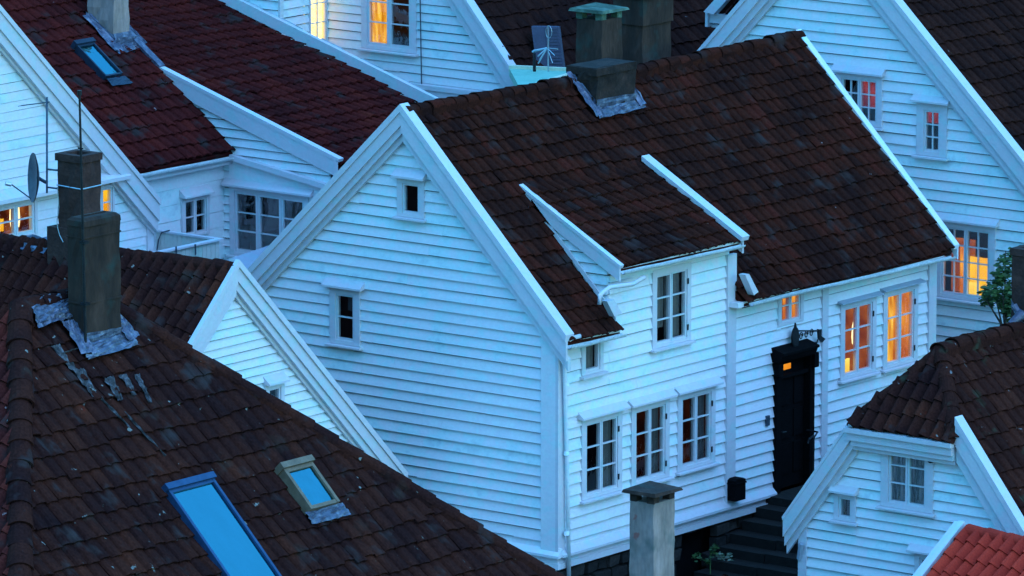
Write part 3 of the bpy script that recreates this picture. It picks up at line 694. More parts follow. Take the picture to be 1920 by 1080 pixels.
g6 = RF(xw6, 0)
w6 = winrect(g6, (500, 729), (523, 775))
clapboard(g6, [[(yw6 + .3, -3), (ye6 - .3, -3), (ye6 - .3, ze6 + .3 * k6 - .1), (yr6, zr6 - .12), (yw6 + .3, ze6 + .3 * k6 - .1)]], [w6], .152, M['paint_b'], h6, .0)
window(h6, g6, 0, 0, 1, 1, hole=w6, cas=.09, hood_w=.02)
mb = MB(); rake(mb, g6, (yr6, zr6 + .02), (ye6, ze6 + .02), 1, steps=((0, .17, .15, .19), (.14, .28, .08, .15), (.26, .34, .03, .08)), capn=(-.0, .225), capth=.09); mb.build('bargeboard', M['trim'], h6)
mb = MB(); rake(mb, g6, (yr6, zr6 + .02), (yw6, ze6 + .02), 1, steps=((0, .20, .15, .19), (.18, .34, .05, .15)), capn=(.14, .225), capth=.09); mb.build('bargeboard', M['trim'], h6)
mb = MB(); solid(mb, [(XL6 + .2, yw6 + .3, -4), (xw6 - .7, yw6 + .3, -4), (xw6 - .7, ye6 - .3, -4), (XL6 + .2, ye6 - .3, -4)], [ze6 + .1] * 4); mb.build('back_wall', M['paint'], h6)
# chimney on its ridge
xc = -6.35
yb_ = yr6 - .3
pL = hit(108, 330, 'y', yb_); pC = hit(152, 330, 'y', yb_); yC = hit(188, 330, 'x', pC.x).y; zt_ = hit(150, 306, 'y', yb_).z - .0
c = chimney(h6, pL.x, pC.x, yb_, yC, zr6 - .6, zt_, M['brick'], cap='rim', rough=.012, label='dark chimney with wires tied round it')
g = MB(); g.box(Fr((0, 0, 0), X, Y, Z), pL.x - .22, pC.x + .03, yb_ - .04, yC + .1, zr6 - .6, hit(100, 425, 'y', yb_).z); g.build('chimney_foot', M['brick'], c)
g = MB(); rfb = slope_fr(rq6[0], rq6[1], rq6[2]); a = rfb.px(52, 452, .1); b = rfb.px(128, 472, .1); sheet(g, rfb, [(a[0], b[1] - .12), (b[0], b[1] - .12), (b[0] + .05, b[1] + .22), (a[0] - .05, a[1] + .12)], .13, .03, 10, 44); g.build('flashing', M['lead'], c)
g = MB(); w = []
for k in range(9): w.append(hit(108 + 8 * math.sin(k * .7) * (k / 9) + (k > 5) * (k - 5) * 5, 350 + k * 13, 'y', yb_ - .05))
g.tube(w, .008, 5); g.tube([V((pL.x - .012, yb_ - .012, zt_ - .42)), V((pC.x + .012, yb_ - .012, zt_ - .44)), V((pC.x + .012, yC, zt_ - .43))], .012, 5); g.build('wire', M['alu'], c)
# satellite dish and aerial poles
PX_, PY_ = pL.x - .18, yb_ - .02
pt_ = hit(88, 182, 'y', PY_); pb_ = hit(88, 362, 'y', PY_)
t = thing('aerial_mast', 'thin blue-grey aerial pole fixed beside the rear dark chimney on the left', 'antenna', tuple(pb_))
mb = MB(); mb.tube([pb_, pt_], .018, 8); mb.build('pole', M['steel'], t, True)
mb = MB()
for v in (317, 351):
    q = hit(88, v, 'y', PY_); mb.tube([q, V((pL.x + .02, yb_ - .01, q.z))], .016, 6)
mb.build('wall_arm', M['steel'], t)
mb = MB(); q = hit(88, 192, 'y', PY_); e = hit(40, 198, 'y', PY_); mb.tube([q + (q - e) * .1, e], .010, 5)
for k in range(5): p_ = q + (e - q) * (.15 + k * .2); mb.tube([p_ - Y * .12, p_ + Y * .12], .005, 4)
mb.build('yagi', M['steel'], t)
dc = hit(65, 333, 'y', PY_)
t = thing('satellite_dish', 'dark round satellite dish seen edge-on beside the left chimney', 'satellite dish', tuple(dc))
mb = MB(); ax = (R_ * -.97 + D_ * -.28 + Z * .05).normalized(); a1 = ax.cross(Z).normalized(); a2 = a1.cross(ax); rings = []
for i in range(7):
    rr = .42 * i / 6; rings.append([dc + ax * (.5 * rr * rr - .05) + (a1 * math.cos(2 * math.pi * k / 28) * .92 + a2 * math.sin(2 * math.pi * k / 28)) * rr for k in range(28)])
for off in (0, -.014):
    for i in range(6):
        for k in range(28):
            n = (k + 1) % 28; mb.poly([rings[i][k] + ax * off, rings[i][n] + ax * off, rings[i + 1][n] + ax * off, rings[i + 1][k] + ax * off])
mb.build('reflector', M['steel'], t, True)
mb = MB(); mb.tube([dc - ax * .05, hit(86, 342, 'y', PY_)], .03, 8); mb.tube([dc - a2 * .36 + ax * .05, dc + ax * .42 - a2 * .1], .012, 5); mb.build('mount', M['steel'], t)
mb = MB(); mb.tube([dc + ax * .40 - a2 * .12, dc + ax * .50 - a2 * .10], .035, 8); mb.build('receiver', M['alu'], t)

# ================================================================== HOUSE 7 (near hip roof)
yl = -17.0; p0 = hit(38, 566, 'y', yl); xr7, zr7 = p0.x, p0.z - .12; ye7 = hit(168, 545, 'x', xr7).y
h7 = thing('hip_roofed_house', 'nearest house with a big dark brown hip roof, two roof windows and a tall chimney', 'house', (xr7, -16, -4))
w7 = 6.0; b7 = 1.13; t7 = 1.0; zE = zr7 - w7 * t7
e0 = V((xr7 + w7, yl - w7 * b7, zE)); e1 = V((xr7 + w7, ye7 + w7 * b7, zE)); r0 = V((xr7, yl, zr7)); r1 = V((xr7, ye7, zr7)); wl = 4.6; zl = zr7 - wl * t7
wq = (e1 - e0).length
top0 = V((xr7, e0.y, zr7)); top1 = V((xr7, e1.y, zr7)); LY = e1.y - e0.y
cu = [(0, 0), (1, 0), ((ye7 - e0.y) / LY, 1), ((yl - e0.y) / LY, 1)]
ox = tiles([e0, e1, top0, top1], M['tile_near'], h7, .24, .35, clipuv=cu, seed=71, sag=0, wob=.022)
rf7 = slope_fr(e0, e1, top0)
# end facing -Y
f0 = V((xr7 - w7, e0.y, zE)); f1_ = e0; LX7 = 2 * w7
tiles([f0, e0, V((xr7 - w7, yl, zr7)), V((xr7 + w7, yl, zr7))], M['tile_near_red'], h7, .235, .35, clipuv=[(0, 0), (1, 0), (.5, 1)], seed=72, wob=.018, amp=2.1, step=.028)
# far end (hidden) and back slope
mb = MB(); mb.poly([e1, V((xr7 - wl, ye7 + wl * b7, zl)), r1]); mb.poly([V((xr7 - wl, ye7 + wl * b7, zl)), V((xr7 - w7, e0.y, zE)), r0, r1]); mb.build('back_roof', M['tile_near'], h7)
caps([r0 + Z * .04, r1 + Z * .05], M['tile_near'], h7, .15, .42, seed=71, name='ridge_tiles')
caps([e0 + V((.0, 0, .05)), r0 + V((0, 0, .05))], M['tile_near'], h7, .17, .40, seed=72, name='hip_tiles')
caps([e1 + Z * .05, r1 + Z * .05], M['tile_near'], h7, .14, .44, seed=73, name='hip_tiles')
mb = MB(); solid(mb, [(xr7 - w7 + .5, e0.y + .5, -5), (e0.x - .4, e0.y + .5, -5), (e0.x - .4, e1.y - 2.4, -5), (xr7 - w7 + .5, e1.y - 2.4, -5)], [zE - .02] * 4); mb.build('wall', M['paint'], h7)
# chimney
x1 = xr7 + .62; q = hit(160, 600, 'x', x1); y0 = q.y; y1 = hit(227, 600, 'x', x1).y; x0 = hit(128, 560, 'y', y0).x; zt_ = hit(160, 425, 'x', x1).z
c = chimney(h7, x0, x1, y0, y1, zr7 - 1.1, zt_, M['concrete'], band=[(hit(160, 448, 'x', x1).z, .02, .012), (hit(160, 572, 'x', x1).z, .025, .012)], cap='none', rough=.006, label='tall rendered chimney near the camera')
mb = MB(); F_ = Fr((0, 0, 0), X, Y, Z)
n_ = 10; prv = None
for i in range(n_):     # rounded crown of the shaft
    pass
ring = lambda z, o: [V((x0 + o, y0 + o, z)), V((x1 - o, y0 + o, z)), V((x1 - o, y1 - o, z)), V((x0 + o, y1 - o, z))]
rs = [ring(zt_ - .01, -.012), ring(zt_ + .07, -.004), ring(zt_ + .11, .04), ring(zt_ + .12, .12), ring(zt_ - .2, .13)]
for a, b in zip(rs[:-1], rs[1:]):
    for i in range(4): mb.poly([a[i], a[(i + 1) % 4], b[(i + 1) % 4], b[i]])
mb.build('chimney_crown', M['concrete'], c)
flash_round(c, rf7, x0, x1, y0, y1, .32, 51, h=.12)
# wrinkled lead and mortar wash below the ridge, left of the shaft
g = MB(); a = rf7.px(52, 565, .12); b = rf7.px(128, 550, .12); e = rf7.px(75, 615, .12); sheet(g, rf7, [(e[0] - .05, e[1]), (b[0] + .05, e[1] + .08), (b[0] + .05, a[1] + .02), (a[0], a[1])], .15, .03, 12, 77); g.build('flashing', M['lead'], c)
g = MB()
for (u0, v0, u1, v1, w, sd) in ((150, 690, 180, 742, .11, 1), (205, 705, 228, 748, .10, 2), (232, 700, 255, 738, .09, 3), (258, 700, 285, 752, .06, 4), (190, 742, 246, 800, .025, 5), (235, 770, 312, 852, .02, 6), (105, 645, 150, 700, .10, 7), (118, 660, 150, 650, .05, 8)):
    a = rf7.px(u0, v0, .11); b = rf7.px(u1, v1, .11); sheet(g, rf7, [(b[0] - w * .5, b[1]), (b[0] + w * .5, b[1]), (a[0] + w, a[1]), (a[0] - w, a[1])], .082, .02, 8, 80 + sd)
g.build('mortar_streak', surf('lime_mortar_streak', [(.0, (.03, .025, .024)), (.5, (.08, .07, .075)), (1, (.24, .22, .25))], island=0, nscale=9, bump=.8, bscale=20, rough=.9, fine=.4), c)
# roof windows
skylight(h7, rf7, [(314, 916), (404, 900), (455, 1120)], M['bluemetal'], h=.13, fw=.05, top=.10, label='large blue-framed roof window')
skylight(h7, rf7, [(530, 877), (588, 868), (584, 954)], M['olive'], h=.15, fw=.06, top=.10, flash=.22, label='small olive-framed roof window')
# mast
t = thing('aerial_mast', 'tall thin dark mast standing against the near left chimney', 'antenna', tuple(hit(158, 575, 'y', y0 - .05)))
mb = MB(); a = hit(161, 660, 'y', y0 - .06); b = hit(149, 176, 'y', y0 - .06); mb.tube([a, b], [.022, .016], 8); mb.tube([b - Z * .02, b + Z * .05], .035, 8)
q = b + (a - b) * .21; mb.tube([q - X * .05, q + X * .04], .012, 6); mb.build('pole', M['iron'], t)
mb = MB()
for v in (455, 570): q = hit(158 if v > 500 else 156, v, 'y', y0 - .06); mb.box(Fr((q.x, q.y, q.z), X, Z, -Y), -.05, .05, -.02, .02, -.07, .03)
mb.build('clamp', M['iron'], t)

# ================================================================== HOUSE 14 (left edge, gable towards the right)
xo = -10.5; a = hit(0, 20, 'x', xo); b = hit(301, 384, 'x', xo); k14 = (a.z - b.z) / (b.y - a.y)
yr = a.y - 1.2; zr = a.z + 1.2 * k14; zoff = .10; yL = yr - (b.y - yr)
h14 = thing('wooden_house', 'white gabled house cut by the left edge, with glowing windows under a ledge', 'house', (xo, yr, -2), BROWN)
g14 = RF(xo - .22, 0)
xe = xo - .09
tiles([(xe, b.y, b.z - zoff), (xo - 6, b.y, b.z - zoff), (xe, yr, zr - zoff), (xo - 6, yr, zr - zoff)], M['tile_red'], h14, .5, .6, seed=141)
tiles([(xo - 6, yL, b.z - zoff), (xe, yL, b.z - zoff), (xo - 6, yr, zr - zoff), (xe, yr, zr - zoff)], M['tile_red'], h14, .5, .6, seed=142)
wA = winrect(g14, (-42, 398), (62, 436)); wB = winrect(g14, (168, 358), (208, 405))
yc = g14.px(284, 420)[0]
ledge = g14.px(120, 349)[1]
clapboard(g14, [[(yL + .3, -2), (yc, -2), (yc, b.z + .0), (yr, zr - .25), (yL + .3, b.z)]], [wA, wB], .17, M['paint_b'], h14, .03, proud=.016, gap=.006)
window(h14, g14, 0, 0, 3, 2, hole=wA, hood=False, sill=False, room='e_dusky', lamp=(.86, .58, .10, .26, 'e_lamp'), curtains=[(.38, .62, .15, .55, 'e_amber', .2)], cas=.07, paneframe=.05, label='lit window with a bright lamp')
window(h14, g14, 0, 0, 2, 2, hole=wB, hood=False, sill=False, room='e_amber', cas=.05, label='orange lit window behind the chimney')
mb = MB(); s1 = g14.px(243, 328, .2)[0]; mb.extr(g14, [(0, ledge + .16), (.24, ledge + .02), (.24, ledge - .05), (0, ledge - .05)], yL + .3, s1); mb.build('ledge', M['trim'], h14)
mb = MB(); rake(mb, g14, (yr, zr), (b.y, b.z), 1, steps=((0, .22, .16, .20), (.19, .37, .08, .16), (.34, .42, .02, .08)), capn=(.0, .23), capth=.08); mb.build('bargeboard', M['trim'], h14)
mb = MB(); mb.box(g14, yc - .16, yc + .001, -2, b.z + .2, 0, .05); mb.build('corner_board', M['trim'], h14)
mb = MB(); solid(mb, [(xo - 6, yL + .3, -3), (xo - .9, yL + .3, -3), (xo - .9, yc - .02, -3), (xo - 6, yc - .02, -3)], [b.z] * 4); mb.prism(Fr((0, yc - .01, 0), X, Z, -Y), [(xo - 6, -2), (xo - .25, -2), (xo - .25, b.z), (xo - 6, b.z)], -.01, .01); mb.build('back_wall', M['paint'], h14)

# ================================================================== HOUSE 5 (upper left, red roofs)
yk = 5.5
h5 = thing('wooden_house', 'white house in the upper left with two wine-red tiled roofs and a balcony', 'house', (-13, yk, -1), BROWN)
Ae = hit(438, 274, 'y', yk - .05); Cr = hit(302, 130, 'y', yk - .05); Be = hit(630, 303, 'y', yk - .15)
kA = (Cr.z - Ae.z) / (Ae.x - Cr.x); kB = (Cr.z - Be.z) / (Be.x - Cr.x)
XT = Cr.x - 5.5
zoff = .10
qA = [(Ae.x, -1.5, Ae.z - zoff + .04), (Ae.x, yk, Ae.z - zoff), (XT, -1.5, Ae.z - zoff + (Ae.x - XT) * kA), (XT, yk, Ae.z - zoff + (Ae.x - XT) * kA)]
tiles(qA, M['tile_red'], h5, .235, .31, seed=51, wob=.02)
rfA = slope_fr(qA[0], qA[1], qA[2])
Bz = Be.z - zoff
pB = V((Be.x, 0, Bz)); nB = V((kB, 0, 1)).normalized()
q = hitp(800, 195, pB, nB); y4 = q.y
yv = y4; y4 = yv + 1.5
qB = [(Be.x, yk - .02, Bz), (Be.x, yv - .02, Bz - .03), (XT, yk - .02, Bz + (Be.x - XT) * kB), (XT, yv - .02, Bz + (Be.x - XT) * kB)]
tiles(qB, M['tile_red'], h5, .235, .36, seed=52, wob=.02)
gk = WF(0, yk); xw5 = Ae.x - .28; xwb = Be.x - .25
f5 = RF(xw5, 0)
wk = winrect(gk, (442, 357), (574, 490)); wf = winrect(f5, (343, 377), (384, 434))
zc = lambda x: Bz + (Be.x - x) * kB
clapboard(gk, [[(XT + 3, 0), (xwb, 0), (xwb, zc(xwb) - .1), (XT + 3, zc(XT + 3) - .1)]], [wk], .16, M['paint'], h5, .03)
window(h5, gk, 0, 0, 3, 3, hole=wk, cas=.11, hood_w=.12, sill=True, paneframe=.05)
clapboard(f5, [[(0, 0), (yk, 0), (yk, Ae.z - .2), (0, Ae.z - .2)]], [wf], .30, M['paint'], h5, .0, proud=.012, gap=.003)
window(h5, f5, 0, 0, 2, 2, hole=wf, cas=.08, hood=True, sill=False, hood_w=.03)
mb = MB(); rake(mb, gk, (Cr.x, Cr.z - .02), (Be.x, Be.z - .02), 1, steps=((0, .28, .05, .09),), capn=(-.04, .10), capth=.07)
mb.prism(gk, [(Be.x - .1, Be.z - .42), (Be.x + .0, Be.z - .46), (Be.x + .0, Be.z), (Be.x - .1, Be.z)], .05, .10)
mb.build('bargeboard', M['trim'], h5)
# sloping lean board on the cheek, then a smooth panel below it
a = gk.px(440, 288); b = gk.px(615, 342); mb = MB(); sl = (b[1] - a[1]) / (b[0] - a[0]); x9 = xwb; z9 = b[1] + (x9 - b[0]) * sl
mb.prism(gk, [(a[0], a[1] - .10), (x9, z9 - .10), (x9, z9), (a[0], a[1])], .0, .16)
mb.build('lean_board', M['trim'], h5)
mb = MB(); wt = wk[3] + .2; mb.prism(gk, [(a[0] - .1, wt), (x9, wt), (x9, z9 - .12), (a[0] - .1, a[1] - .12)], .0, .045); mb.box(gk, wk[1] + .12, x9, 0, wt, 0, .05); mb.build('smooth_panel', M['paint'], h5)
mb = MB(); gutter(mb, (Ae.x + .04, .3, Ae.z - .16), (Ae.x + .04, yk + .02, Ae.z - .18), .065); mb.build('gutter', M['gutter'], h5)
mb = MB(); mb.box(f5, 0, yk - .01, Ae.z - .34, Ae.z - .24, 0, .24); mb.build('eaves_board', M['trim'], h5)
mb = MB(); solid(mb, [(XT, .1, -2), (xw5 - .7, .1, -2), (xw5 - .7, yk + .6, -2), (XT, yk + .6, -2)], [Ae.z - .3] * 4); solid(mb, [(XT, yk + .6, -2), (xwb - .02, yk + .6, -2), (xwb - .02, yv, -2), (XT, yv, -2)], [Bz - .2] * 4); mb.build('back_wall', M['paint'], h5)
# chimney with lead skirt
x1 = rfA.pt(*rfA.px(213, 75, .1)).x + .05
qq = hit(213, 65, 'x', x1); y0 = qq.y; y1 = hit(242, 40, 'x', x1).y; x0 = hit(165, 30, 'y', y0).x
zb = Ae.z + (Ae.x - x1) * kA
c = chimney(h5, x0, x1, y0, y1, zb - 1.2, zb + 2.6, M['concrete_lt'], cap='none', rough=.012, label='grey chimney at the top left')
g = MB(); F_ = Fr((0, 0, 0), X, Y, Z); g.hexa([V((x0 - .05, y0 - .06, zb - .4)), V((x1 + .22, y0 - .06, zb - .4)), V((x1 + .22, y1 + .12, zb - .4)), V((x0 - .05, y1 + .12, zb - .4))], [V((x0, y0 - .01, zb + .12)), V((x1 + .02, y0 - .01, zb + .12)), V((x1 + .02, y1 + .02, zb + .12)), V((x0, y1 + .02, zb + .12))]); g.build('lead_skirt', M['lead'], c)
flash_round(c, rfA, x0, x1 + .1, y0 - .04, y1 + .06, .26, 91, h=.11)
mb = MB(); rake(mb, Fr((0, yk - .02, 0), X, Z, -Y), (x1 - .2, Ae.z + (Ae.x - x1 + .2) * kA), (Cr.x, Cr.z + .02), 1, steps=(), capn=(-.06, .10), capth=.06); mb.build('verge_flashing', M['lead'], h5)
skylight(h5, rfA, [(146, 86), (176, 78), (198, 142)], M['darkmetal'], h=.19, fw=.035, top=.10, label='small roof window beside the grey chimney')
g = MB(); a = rfA.px(198, 150, .1); sheet(g, rfA, [(a[0] - .02, a[1] - .22), (a[0] + .55, a[1] - .22), (a[0] + .5, a[1] - .02), (a[0], a[1])], .14, .01, 6, 5); g.build('sill_flashing', M['darkmetal'], h5)
# balcony
zb_ = hit(415, 446, 'x', xw5 + 2.0)
bc = hit(412, 447, 'y', yk - 2.0); h_ = .85
mb = MB(); F_ = Fr((0, 0, 0), X, Y, Z)
bx, by, bz = bc.x, bc.y, bc.z
mb.box(RF(bx, 0), .6, by + .04, bz - .035, bz, -.07, .05); mb.box(WF(0, by), xw5 + .02, bx - .07, bz - .035, bz, -.04, .05)
r_ = mb.build('balcony_rail', M['trim'], h5)
mb = MB()
pf = RF(bx - .02, 0); s = by
while s > .7:
    w = .115; mb.prism(pf, [(s - w, bz - h_ + .08), (s - w * .75, bz - h_), (s - w * .28, bz - h_), (s - .006, bz - h_ + .08), (s - .03, bz - .55), (s - .006, bz - .40), (s - .006, bz - .036), (s - w, bz - .036), (s - w, bz - .40), (s - w + .03, bz - .55)], -.012, .012); s -= w + .004
pf = WF(0, by); s = bx - .08
while s > xw5 + .1: mb.box(pf, s - .10, s, bz - h_, bz - .036, -.012, .012); s -= .104
mb.build('balcony_panel', M['cream'], h5)
mb = MB(); mb.box(F_, xw5 + .02, bx, 1.0, by, bz - h_ - .12, bz - h_ - .04); mb.build('balcony_deck', M['paint_dk'], h5)
mb = MB()
for u, v in ((330, 462), (366, 458)): q = hit(u, v, 'x', bx + .06); mb.tube([q, q - Z * .18 + Y * .01, q - Z * .2], .016, 5)
mb.build('rail_hook', M['steel'], h5)
mb = MB(); q = [hit(318, 432, 'y', by - .05), hit(303, 436, 'y', by - .05), hit(297, 450, 'y', by - .05), hit(294, 470, 'y', by - .05)]; mb.tube(q, .014, 5); mb.build('cable', M['steel'], h5)
# low flashing roof between balcony and the main house
mb = MB(); A_ = hit(405, 494, 'y', yk - 2.3); B_ = hit(516, 456, 'y', yk - .3); o_ = V((.9, 0, -.42)); mb.hexa([p - Z * .05 for p in (A_, A_ + o_, B_ + o_, B_)], [A_, A_ + o_, B_ + o_, B_]); mb.build('porch_roof', M['paint_dk'], h5)

# ================================================================== HOUSE 4 (top centre)
h4 = thing('wooden_house', 'white house at the top centre with a yellow lit window and long dark roof', 'house', (-12, y4, -1), BROWN)
g4 = WF(0, y4)
n4 = .22
a = g4.px(868, 0, n4); b = g4.px(976, 166, n4); k4 = (a[1] - b[1]) / (b[0] - a[0]); ex4, ez4 = b
k4t = k4
xr4 = ex4 - 5.0; zr4 = ez4 + 5.0 * k4
q4 = [(ex4, y4 - .12, ez4 - .1), (ex4, y4 + 20, ez4 - .1), (xr4, y4 - .12, zr4 - .1), (xr4, y4 + 20, zr4 - .1)]
tiles(q4, M['tile_back'], h4, .27, .34, seed=41, wob=.03)
rf4 = slope_fr(q4[0], q4[1], q4[2])
W2 = winrect(g4, (690, -42), (773, 93))
xbay = g4.px(612, 60)[0]
zline = g4.px(860, 163)[1]
clapboard(g4, [[(xbay, zline - 1.6), (ex4 - .28, zline - 1.6), (ex4 - .28, ez4 + .28 * k4 - .1), (xr4, zr4 - .1), (xbay, zr4 - .1)]], [W2], .172, M['paint'], h4, zline, proud=.036)
window(h4, g4, 0, 0, 2, 3, hole=W2, cas=.13, hood=False, room='room', curtains=[(.02, .44, 0, 1, 'e_curt', .1)], hood_w=.05, paneframe=.05, label='window with an orange curtain in its left half')
mb = MB(); rake(mb, g4, (xr4, zr4), (ex4, ez4), 1, steps=((0, .24, .14, .19), (.22, .40, .05, .14)), capn=(.0, .22), capth=.06); mb.build('bargeboard', M['trim'], h4)
mb = MB(); mb.extr(g4, [(.0, zline), (.10, zline - .03), (.10, zline - .12), (.0, zline - .12)], xbay, ex4 - .2); mb.box(g4, xbay, ex4 + .3, zline - 1.6, zline - .12, .02, .07); mb.build('base_trim', M['trim'], h4)
mb = MB(); s, t = g4.px(791, 157, .05); s2, t2 = g4.px(788, -20, .05); mb.tube([g4.pt(s, t, .06), g4.pt(s2, t2, .06)], .012, 6); mb.build('cable', M['steel'], h4)
# projecting bay with the lit window facing right
yb4 = yv + .04; fb4 = RF(xbay, 0)
W1 = winrect(fb4, (579, -30), (611, 78))
W1 = (W1[0], min(W1[1], y4 - .05), W1[2], W1[3])
clapboard(fb4, [[(yb4, zline - 2.0), (y4, zline - 2.0), (y4, zr4 - .3), (yb4, zr4 - .3)]], [W1], .172, M['paint_b'], h4, zline, proud=.036)
window(h4, fb4, 0, 0, 1, 3, 2, hole=W1, cas=.03, paneframe=.02, hood=False, sill=False, room='e_bright', label='yellow lit window facing right')
clapboard(WF(0, yb4), [[(xr4 - 6, zline - 2.0), (xbay, zline - 2.0), (xbay, zr4 - .3), (xr4 - 6, zr4 - .3)]], [], .172, M['paint'], h4, zline, proud=.036)
mb = MB(); mb.box(fb4, yb4 - .01, yb4 + .10, zline - 2, zr4 - .3, 0, .05); mb.build('corner_board', M['trim'], h4)
# stepped lead along the roof junction
g = MB(); fB = slope_fr(qB[0], qB[1], qB[2])
for (yy, xa_, xb_, sd) in ((yv, XT + .2, Be.x - .1, 1),):
    f = Fr((0, yy + .0, 0), X, Z, -Y); n_ = max(4, int((xb_ - xa_) / .5))
    for i in range(n_):
        u0 = xa_ + (xb_ - xa_) * i / n_; u1 = xa_ + (xb_ - xa_) * (i + 1) / n_ + .04
        sheet(g, f, [(u0, zc(u0) + .05), (u1, zc(u1) + .05), (u1, zc(u1) + .24 + .03 * (i % 2)), (u0, zc(u0) + .24 + .03 * (i % 2))], .012, .010, 3, 100 + i + sd * 40)
g.prism(Fr((0, yv - .03, 0), X, Z, -Y), [(XT + .2, zc(XT + .2) + .02), (Be.x - .1, zc(Be.x - .1) + .02), (Be.x - .1, zc(Be.x - .1) + .25), (XT + .2, zc(XT + .2) + .25)], 0, .10)
g.build('flashing', M['trim'], h4)
mb = MB(); solid(mb, [(xr4, y4 + .7, -1), (ex4 - .5, y4 + .7, -1), (ex4 - .5, y4 + 19.5, -1), (xr4, y4 + 19.5, -1)], [ez4 - .1] * 4); mb.prism(RF(ex4 - .3, 0), [(y4, -1), (y4 + 19.5, -1), (y4 + 19.5, ez4), (y4, ez4)], -.02, 0); mb.build('back_wall', M['paint'], h4)
# pale green flat roof with a cream rim at the eaves
zg = ez4 + .4
cg = [(955, 128), (1069, 133), (1066, 143), (985, 168), (976, 168)]
pg = [hit(u, v, 'z', zg) for u, v in cg]
mb = MB(); mb.hexa([p - Z * .15 for p in pg], pg); po = mb.build('flat_roof', M['turq'], h4)
mb = MB()
for i in (0, 1, 2): mb.beam(pg[i] + Z * .0, pg[i + 1] + Z * .0, .09, .12)
mb.build('roof_rim', M['creamtrim'], h4)
# ribbed roof hatch
c_ = rf4.pt(*rf4.px(1030, 133, .1), .1); Sh = (R_ - D_ * .12).normalized(); fh = Fr(c_ - Sh * .24, Sh, (Z - Sh * .13 + D_ * .1).normalized()); hh = .86; ww = .52
mb = MB(); mb.box(fh, 0, ww, -.3, hh, -.35, 0)
for i in range(14): z = hh * (i + .2) / 14; mb.box(fh, ww * .5, ww - .02, z, z + .03, 0, .018)
o = mb.build('roof_hatch', surf('slate_blue_metal', [(.0, (.06, .06, .10)), (1, (.11, .11, .17))], island=.4, nscale=4, bump=.3, bscale=30, rough=.6), h4)
# aerial standing in front of it
pA = hit(1028, 134, 'z', zg)
t = thing('tv_aerial', 'small bright TV aerial with fanned rods on the pale green flat roof', 'antenna', tuple(pA))
top = hit(1028, 48, 'y', pA.y); mb = MB(); mb.tube([pA - Z * .02, top], .014, 6)
n_ = 12; ct = hit(1029, 60, 'y', pA.y); mb.tube([ct + X * .07 * math.cos(i * math.pi / 6) + Z * .12 * math.sin(i * math.pi / 6) for i in range(13)], .008, 5); mb.build('mast', M['alu'], t)
hub = hit(1026, 90, 'y', pA.y); mb = MB()
for (u, v, r_) in ((998, 97, .022), (1000, 95, .018), (1008, 106, .016), (1009, 119, .016), (1012, 112, .014), (1040, 104, .008), (1036, 118, .008), (1046, 92, .008)): mb.tube([hub, hit(u, v, 'y', pA.y - .1)], r_, 6)
mb.build('rod', M['alu'], t)
mb = MB(); mb.tube([hit(1002, 134, 'z', zg), hit(1002, 100, 'y', hit(1002, 134, 'z', zg).y)], .03, 6); mb.build('stay_post', M['iron'], t)

# ================================================================== HOUSE 3 (right background)
y3 = 13.3; g3 = WF(0, y3)
h3 = thing('wooden_house', 'tall white gabled house behind on the right with red curtains in small windows', 'house', (-3, y3, 0), BROWN)
n = .24
la, lb = g3.px(1397, 0, n), g3.px(1314, 97, n); ra, rb = g3.px(1668, 0, n), g3.px(1925, 322, n)
kl = (la[1] - lb[1]) / (la[0] - lb[0]); kr = (ra[1] - rb[1]) / (rb[0] - ra[0])
xa3 = (ra[1] + kr * ra[0] - la[1] + kl * la[0]) / (kl + kr); za3 = la[1] + kl * (xa3 - la[0])
exl = lb[0] - 1.0; ezl = za3 - (xa3 - exl) * kl; exr = rb[0] + 1.3; ezr = za3 - (exr - xa3) * kr
W3 = [winrect(g3, (1580, 144), (1646, 232)), winrect(g3, (1735, 205), (1764, 286)), winrect(g3, (1768, 423), (1856, 561))]
clapboard(g3, [[(exl + .3, -1), (exr - .3, -1), (exr - .3, ezr + .2 * kr), (xa3, za3 - .25), (exl + .3, ezl + .2)]], W3, .196, M['paint'], h3, .06, proud=.044)
window(h3, g3, 0, 0, 2, 3, 2, hole=W3[0], cas=.12, curtains=[(.5, .98, .35, 1, 'e_red', .06)], hood_w=.06, hood_mat=M['trim'])  # curtain glows by itself; the room behind is unlit
window(h3, g3, 0, 0, 1, 3, 2, hole=W3[1], cas=.16, curtains=[(0.05, .95, .68, 1, 'e_red', .06)], hood_w=.08)  # self-glowing red curtain again, in front of an unlit room
wl = window(h3, g3, 0, 0, 2, 4, 2, hole=W3[2], cas=.13, curtains=[(.5, 1, 0, .58, 'e_amber', .12), (.5, .72, 0, .2, 'e_yellow', .10), (0.0, .5, 0, .8, 'e_dimorange', .3), (.28, .46, 0, .72, 'e_orange', .14)], hood_w=.08, label='window lit orange in its lower half')
st = (rb[0] - ra[0]) / 1
mb = MB(); rake(mb, g3, (xa3, za3), (exr, ezr), 1, steps=((0, .26, .16, .21), (.24, .40, .09, .16), (.38, .48, .03, .09)), capn=(.0, .235), capth=.08); mb.build('bargeboard', M['trim'], h3)
mb = MB(); rake(mb, g3, (xa3, za3), (exl, ezl), 1, steps=((0, .20, .16, .21), (.17, .32, .09, .16), (.30, .42, .03, .09)), capn=(.0, .235), capth=.08); mb.build('bargeboard', M['trim'], h3)
q3 = [(exr, y3 - .13, ezr - .1), (exr, y3 + 14, ezr - .1), (xa3, y3 - .13, za3 - .1), (xa3, y3 + 14, za3 - .1)]
tiles(q3, M['tile_back'], h3, .25, .33, seed=31, wob=.02)
tiles([(exl, y3 + 14, ezl - .1), (exl, y3 - .10, ezl - .12), (xa3, y3 + 14, za3 - .12), (xa3, y3 - .10, za3 - .12)], M['tile_back'], h3, .6, .6, seed=32)
